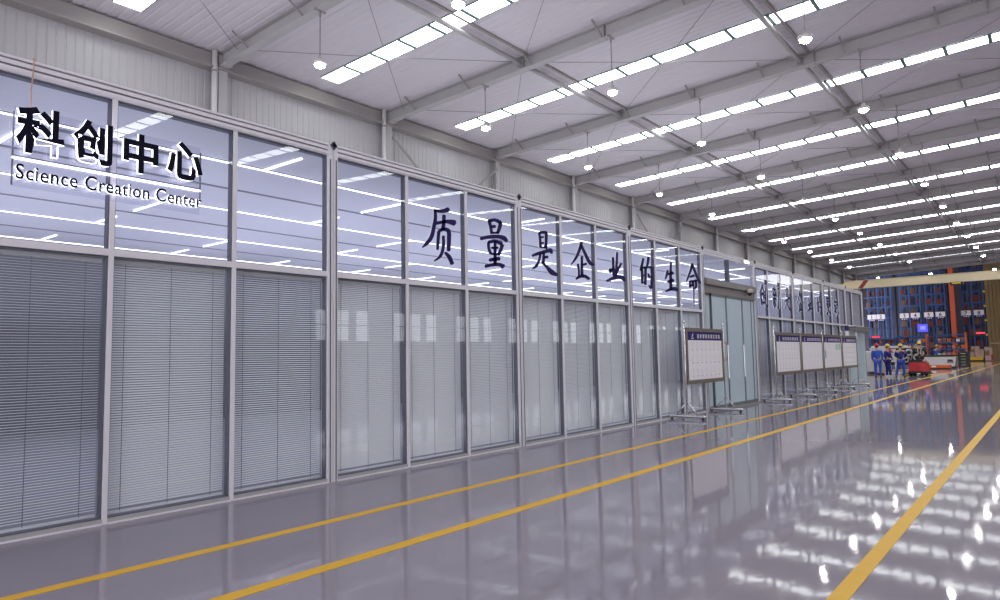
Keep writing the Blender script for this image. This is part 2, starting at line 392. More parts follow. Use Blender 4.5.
for y, a, extra, nm in ROWS:
    proto = None; zl = 8.43 if y > 0 else 8.40; ct = roofz(y) - .39 - zl
    for j, i in enumerate(list(a) + extra):
        if y < -7 and i < 3: continue
        lab = 'round glowing pendant lamp, %s from camera in row %s' % (ORD[j], nm)
        loc = (xi(i), y, zl)
        if proto is None: proto = make_lamp(lab, ct); proto.location = loc
        else:
            d = dup(proto, loc, lab)

# floor lines
for y, nm in ((-1.68, 'nearest the glazed partition'), (-2.84, 'middle of the three'), (-5.94, 'widest in view, at right of the walkway')):
    hw = .058 if y > -2 else .065 if y > -5 else .055
    tag(MB().box(-8, y - hw, 0, 88, y + hw, .003).build('floor_line', 'line'), 'long yellow painted floor line, ' + nm, 'floor line', 'yellow floor lines', 'thing')

# ================================================================== GLAZED PARTITION
TOP, POSTS, END = 4.235, [1.6, 5.55, 9.48, 13.43, 17.4, 21.42, 25.36, 29.38, 33.1, 36.4], 36.4
MUL = {0: [2.92, 4.21], 1: [6.86, 8.13], 2: [10.8, 12.05], 3: [14.7, 16.02], 5: [22.66, 23.98], 6: [26.62, 27.98], 7: [30.62, 31.85], 8: [34.3]}
POSTS = [-2.35] + POSTS; MUL = {**{k + 1: v for k, v in MUL.items()}, 0: [-1.03, .28]}
for i, x in enumerate(POSTS):
    mb = MB(); mb.box(x - .072, -.075, 0, x - .006, .06, TOP - .02); mb.box(x + .006, -.075, 0, x + .072, .06, TOP - .02)
    mb.cur = 1; mb.box(x - .006, -.055, 0, x + .006, .05, TOP - .02); mb.box(x - .05, -.082, .0, x - .04, -.075, TOP - .2); mb.box(x + .04, -.082, 0, x + .05, -.075, TOP - .2)
    mb.box(x - .03, -.1, TOP - .045, x + .03, -.07, TOP + .01); mb.box(x - .012, -.1, TOP - .07, x + .012, -.07, TOP + .03); mb.box(x - .045, -.1, TOP - .03, x + .045, -.07, TOP - .008)
    mb.cur = 0
    struct(mb.build('trim_%d' % (10 + i), ['alu', 'aludark']), 'double aluminium post of the glazed partition, %s from the left' % ORD[i], 'post').location.y = .065
for i in range(len(POSTS) - 1):
    a, b = POSTS[i] + .072, POSTS[i + 1] - .072
    mb = MB(); mb.box(a, -.07, 4.212, b, .05, TOP); mb.box(a, -.075, 4.155, b, .05, 4.194); mb.box(a, -.07, 4.085, b, .05, 4.138); mb.box(a, -.078, 4.10, b, -.07, 4.112)
    mb.cur = 1; mb.box(a, -.03, 4.194, b, .05, 4.212); mb.box(a, -.03, 4.138, b, .05, 4.155)
    struct(mb.build('trim_%d' % (30 + i), ['alu', 'aludark']), 'ridged aluminium top rail, %s length from the left' % ORD[i], 'rail').location.y = .065
wn = 0
SET = .065
def make_blind(x0, x1, tilt, label):
    t = thing('venetian_blind', label, 'blind', (x0, .14, 0), 'blinds behind the lower glass')
    W = x1 - x0; mb = MB(); z = 2.475; c, s = math.cos(tilt) * .0125, math.sin(tilt) * .0125
    while z > .10:
        mb.add([(0, -c, z - s), (W, -c, z - s), (W, 0, z + .0025), (0, 0, z + .0025), (W, c, z + s), (0, c, z + s)], [(0, 1, 2, 3), (3, 2, 4, 5)]); z -= .0245
    mb.build('slats', 'slat', t)
    MB().box(0, -.018, 2.48, W, .018, 2.525).build('headrail', 'slat', t); MB().box(0, -.014, .062, W, .014, .085).build('bottom_rail', 'slat', t)
    for f in (.12, .5, .88): MB().tube([(W * f, -.0145, .08), (W * f, -.0145, 2.48)], .0028, 4).build('cord', 'cord', t)
    return t
tilts = [.18, .72, .5, 1.02, 1.1, .95, 1.1, .9, 1.05, 1.1, 1.0, .95, 1.1, 1.05]
pn = 0
for i in range(len(POSTS) - 1):
    if i == 5: continue   # the entrance
    xs = [POSTS[i] + .072] + MUL[i] + [POSTS[i + 1] - .072]
    for j in range(len(xs) - 1):
        wn += 1; pn += 1
        a = xs[j] + (.022 if j else 0); b = xs[j + 1] - (.022 if j < len(xs) - 2 else 0)
        door2 = i == 9
        mb = MB()
        if j: mb.box(xs[j] - .022, -.06, 0, xs[j] + .022, .05, 4.085)
        mb.box(a, -.06, 2.535, b, .05, 2.60); mb.box(a, -.075, 0, b, -.06, .014); mb.cur = 2; mb.box(a, -.06, 0, b, .05, .05)
        mb.cur = 1
        for (u0, u1, z0, z1) in ((a, b, 2.515, 2.535), (a, b, 4.062, 4.085), (a, b, .05, .062)): mb.box(u0, -.035, z0, u1, .035, z1)
        for (u0, u1) in ((a, a + .014), (b - .014, b)): mb.box(u0, -.035, .05, u1, .035, 2.535); mb.box(u0, -.035, 2.6, u1, .035, 4.085)
        lab = 'aluminium framed partition window, upper and lower pane, number %d from the left' % (pn - 3)
        if i == 0: lab = 'aluminium framed window left of the picture edge, %d' % pn
        fr = struct(mb.build('window_%d' % wn, ['alu', 'gasket', 'steel']), lab, 'window'); fr.location.y = SET
        MB().box(a + .012, -.047, 2.6, b - .012, -.041, 4.07).build('upper_pane', 'glass', fr)
        if not door2:
            MB().box(a + .012, -.047, .06, b - .012, -.041, 2.525).build('lower_pane', 'glass2', fr)
            if i > 0: make_blind(a + .016, b - .016, tilts[(pn - 4) % len(tilts)], 'light grey slatted blind behind lower glass, %s from left of picture' % (ORD[pn - 4] if pn - 4 < 15 else 'number %d' % (pn - 3)))
        else:
            MB().box(a + .012, -.047, .06, b - .012, -.041, 2.525).build('frosted_pane', 'frost', fr)
# glazed rooms behind
struct(MB().box(-2.4, .18, 4.10, 36.35, 10.1, 4.2).build('ceiling_inner', 'innerceil'), 'white panel ceiling inside the glazed rooms', 'ceiling')
for k, y in enumerate((2.55, 5.3, 8.05)): struct(MB().box(-2.4, y - .03, 4.088, 36.3, y + .03, 4.10).build('trim_%d' % (70 + k), 'seam'), 'grey seam strip of the inner ceiling, %s from the glass' % ORD[k], 'trim')
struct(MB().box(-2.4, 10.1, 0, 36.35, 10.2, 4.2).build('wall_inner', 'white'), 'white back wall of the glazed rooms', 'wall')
struct(MB().box(36.33, .12, 0, 36.42, 10.1, 4.2).build('wall_inner_end', 'innerceil'), 'white end wall of the glazed rooms', 'wall')
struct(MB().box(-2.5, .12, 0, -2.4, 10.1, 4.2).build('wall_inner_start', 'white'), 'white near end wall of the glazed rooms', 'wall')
for k, y in enumerate((1.25, 3.92, 6.65, 9.35)):
    t = thing('led_light_line', 'white led light line with short cross bars on inner ceiling, %s from glass' % ORD[k], 'ceiling light', (0, y, 4.085), 'led lines inside the glazed rooms')
    MB().box(-2.2, -.010, -.006, 36.2, .010, .008).build('light_tube', 'led', t)
    MB().box(-2.2, -.03, .008, 36.2, .03, .015).build('mounting_rail', 'white', t)
    x = 2.64 - 2.73; q = 0
    while x < 36:
        u = (-.85, 0) if (q + k) % 2 == 0 else (0, 1.2)
        if k == 3: u = (-.85, 0)
        MB().box(x - .008, u[0], -.005, x + .008, u[1], .012).build('cross_tube', 'led', t); x += 2.73; q += 1

# entrance (door_1) between the two slogans
a, b = 17.4 + .072, 21.42 - .072
mb = MB(); mb.box(a, -.06, 3.42, b, .05, 3.46); mb.box(19.25, -.06, 3.46, 19.33, .05, 4.085)
tr = struct(mb.build('window_30', 'gasket'), 'dark framed transom window over the entrance', 'window'); tr.location.y = SET
MB().box(a, -.047, 3.46, b, -.041, 4.085).build('pane', 'glass', tr)
mb = MB(); mb.box(a, -.10, 3.32, b, .05, 3.42); mb.box(a, -.05, 3.10, b, .05, 3.32); mb.box(a, -.13, 3.28, b, -.1, 3.43); mb.box(a, -.075, 3.06, b, .05, 3.10)
d = struct(mb.build('door_1', 'header'), 'frosted pale blue sliding glass entrance under a brown grey header', 'door'); d.location.y = SET
dv = [a, 17.91, 18.98, 20.23, 21.0, b]
for j in range(5):
    u, v = dv[j], dv[j + 1]; yy = -.03 if j in (1, 2, 3) else 0
    lf = MB(); lf.box(u, yy - .012, .06, v, yy + .012, 3.06); lf = lf.build('leaf', 'frost', d)
    mb = MB(); w_ = .035 if j in (1, 2, 3) else .025
    mb.box(u, yy - .03, .02, u + w_, yy + .03, 3.06); mb.box(v - w_, yy - .03, .02, v, yy + .03, 3.06); mb.box(u, yy - .03, .02, v, yy + .03, .11); mb.box(u, yy - .03, 3.0, v, yy + .03, 3.06)
    mb.build('leaf_frame', 'frostdark', lf)
for xx in (18.86, 20.1): MB().tube([(xx, -.1, .8), (xx, -.1, 1.7)], .016, 8).build('handle', 'chrome', d)
mb = MB(); R = 16
for j in range(R):
    t0 = -1.25 + 2.5 * j / R; t1 = t0 + 2.5 / R * .72
    P0 = [(18.60 + .48 * math.cos(t) * s_, -.0445, 1.53 + .30 * math.sin(t) * s_) for t in (t0, t1) for s_ in (1, .78)]
    mb.add(P0, [(0, 1, 3, 2)])
mb.build('decal', 'redprint', d)
struct(MB().box(a, -.08, 0, b, .06, .02).build('trim_60', 'steel2'), 'threshold strip of the entrance', 'trim')
t = thing('security_camera', 'small pale dome camera fixed at the right of the entrance header', 'camera', (20.62, -.10, 3.2))
MB().lathe((0, 0, 0), [(.03, .14), (.09, .12), (.1, .02)], 14).build('housing', 'beige', t, True); MB().ball((0, 0, .01), .075).build('lens_dome', 'dark', t, True); MB().box(-.03, 0, .05, .03, .1, .14).build('bracket', 'steel2', t)
t = thing('emergency_light', 'small glowing light on the top rail over the entrance', 'lamp', (20.5, -.025, 4.13))
MB().box(-.22, -.06, -.05, .22, .015, .05).build('housing', 'lampbody', t, bevel=.01); MB().box(-.18, -.075, -.04, .18, -.06, .03).build('lens', mat('emergency lens', (1, .98, .95), .3, emit=3), t)

# second doorway at the far end of the partition (parts of the last windows) : canopy, plaques, sign
mb = MB(); mb.box(33.4, -.26, 2.36, 36.3, -.005, 2.50); mb.box(33.4, -.28, 2.47, 36.3, -.005, 2.53)
struct(mb.build('trim_61', 'header'), 'dark canopy over the far doorway', 'trim')
t = thing('hanging_room_sign', 'small navy and white sign under the canopy of the far doorway', 'sign', (32.75, -.055, 2.1))
MB().box(-.25, -.02, .22, .25, .02, .44).build('header', 'navy', t); MB().box(-.25, -.02, 0, .25, .02, .22).build('panel', 'poster', t); MB().box(-.25, .02, .05, .25, .05, .4).build('mount', 'steel2', t)
for k in range(4):
    t = thing('wall_plaque', 'small white plaque beside the far doorway, %s from the top' % ORD[k], 'plaque', (33.05, -.025, 1.62 - .235 * k), 'plaques by the far doorway')
    MB().box(-.13, -.012, -.075, .13, .012, .075).build('plate', 'poster', t, bevel=.004); MB().box(-.13, -.016, -.105, .13, .012, -.075).build('base_strip', 'navy', t); MB().box(-.09, -.0135, -.02, .09, -.012, .02).build('print', 'print', t)

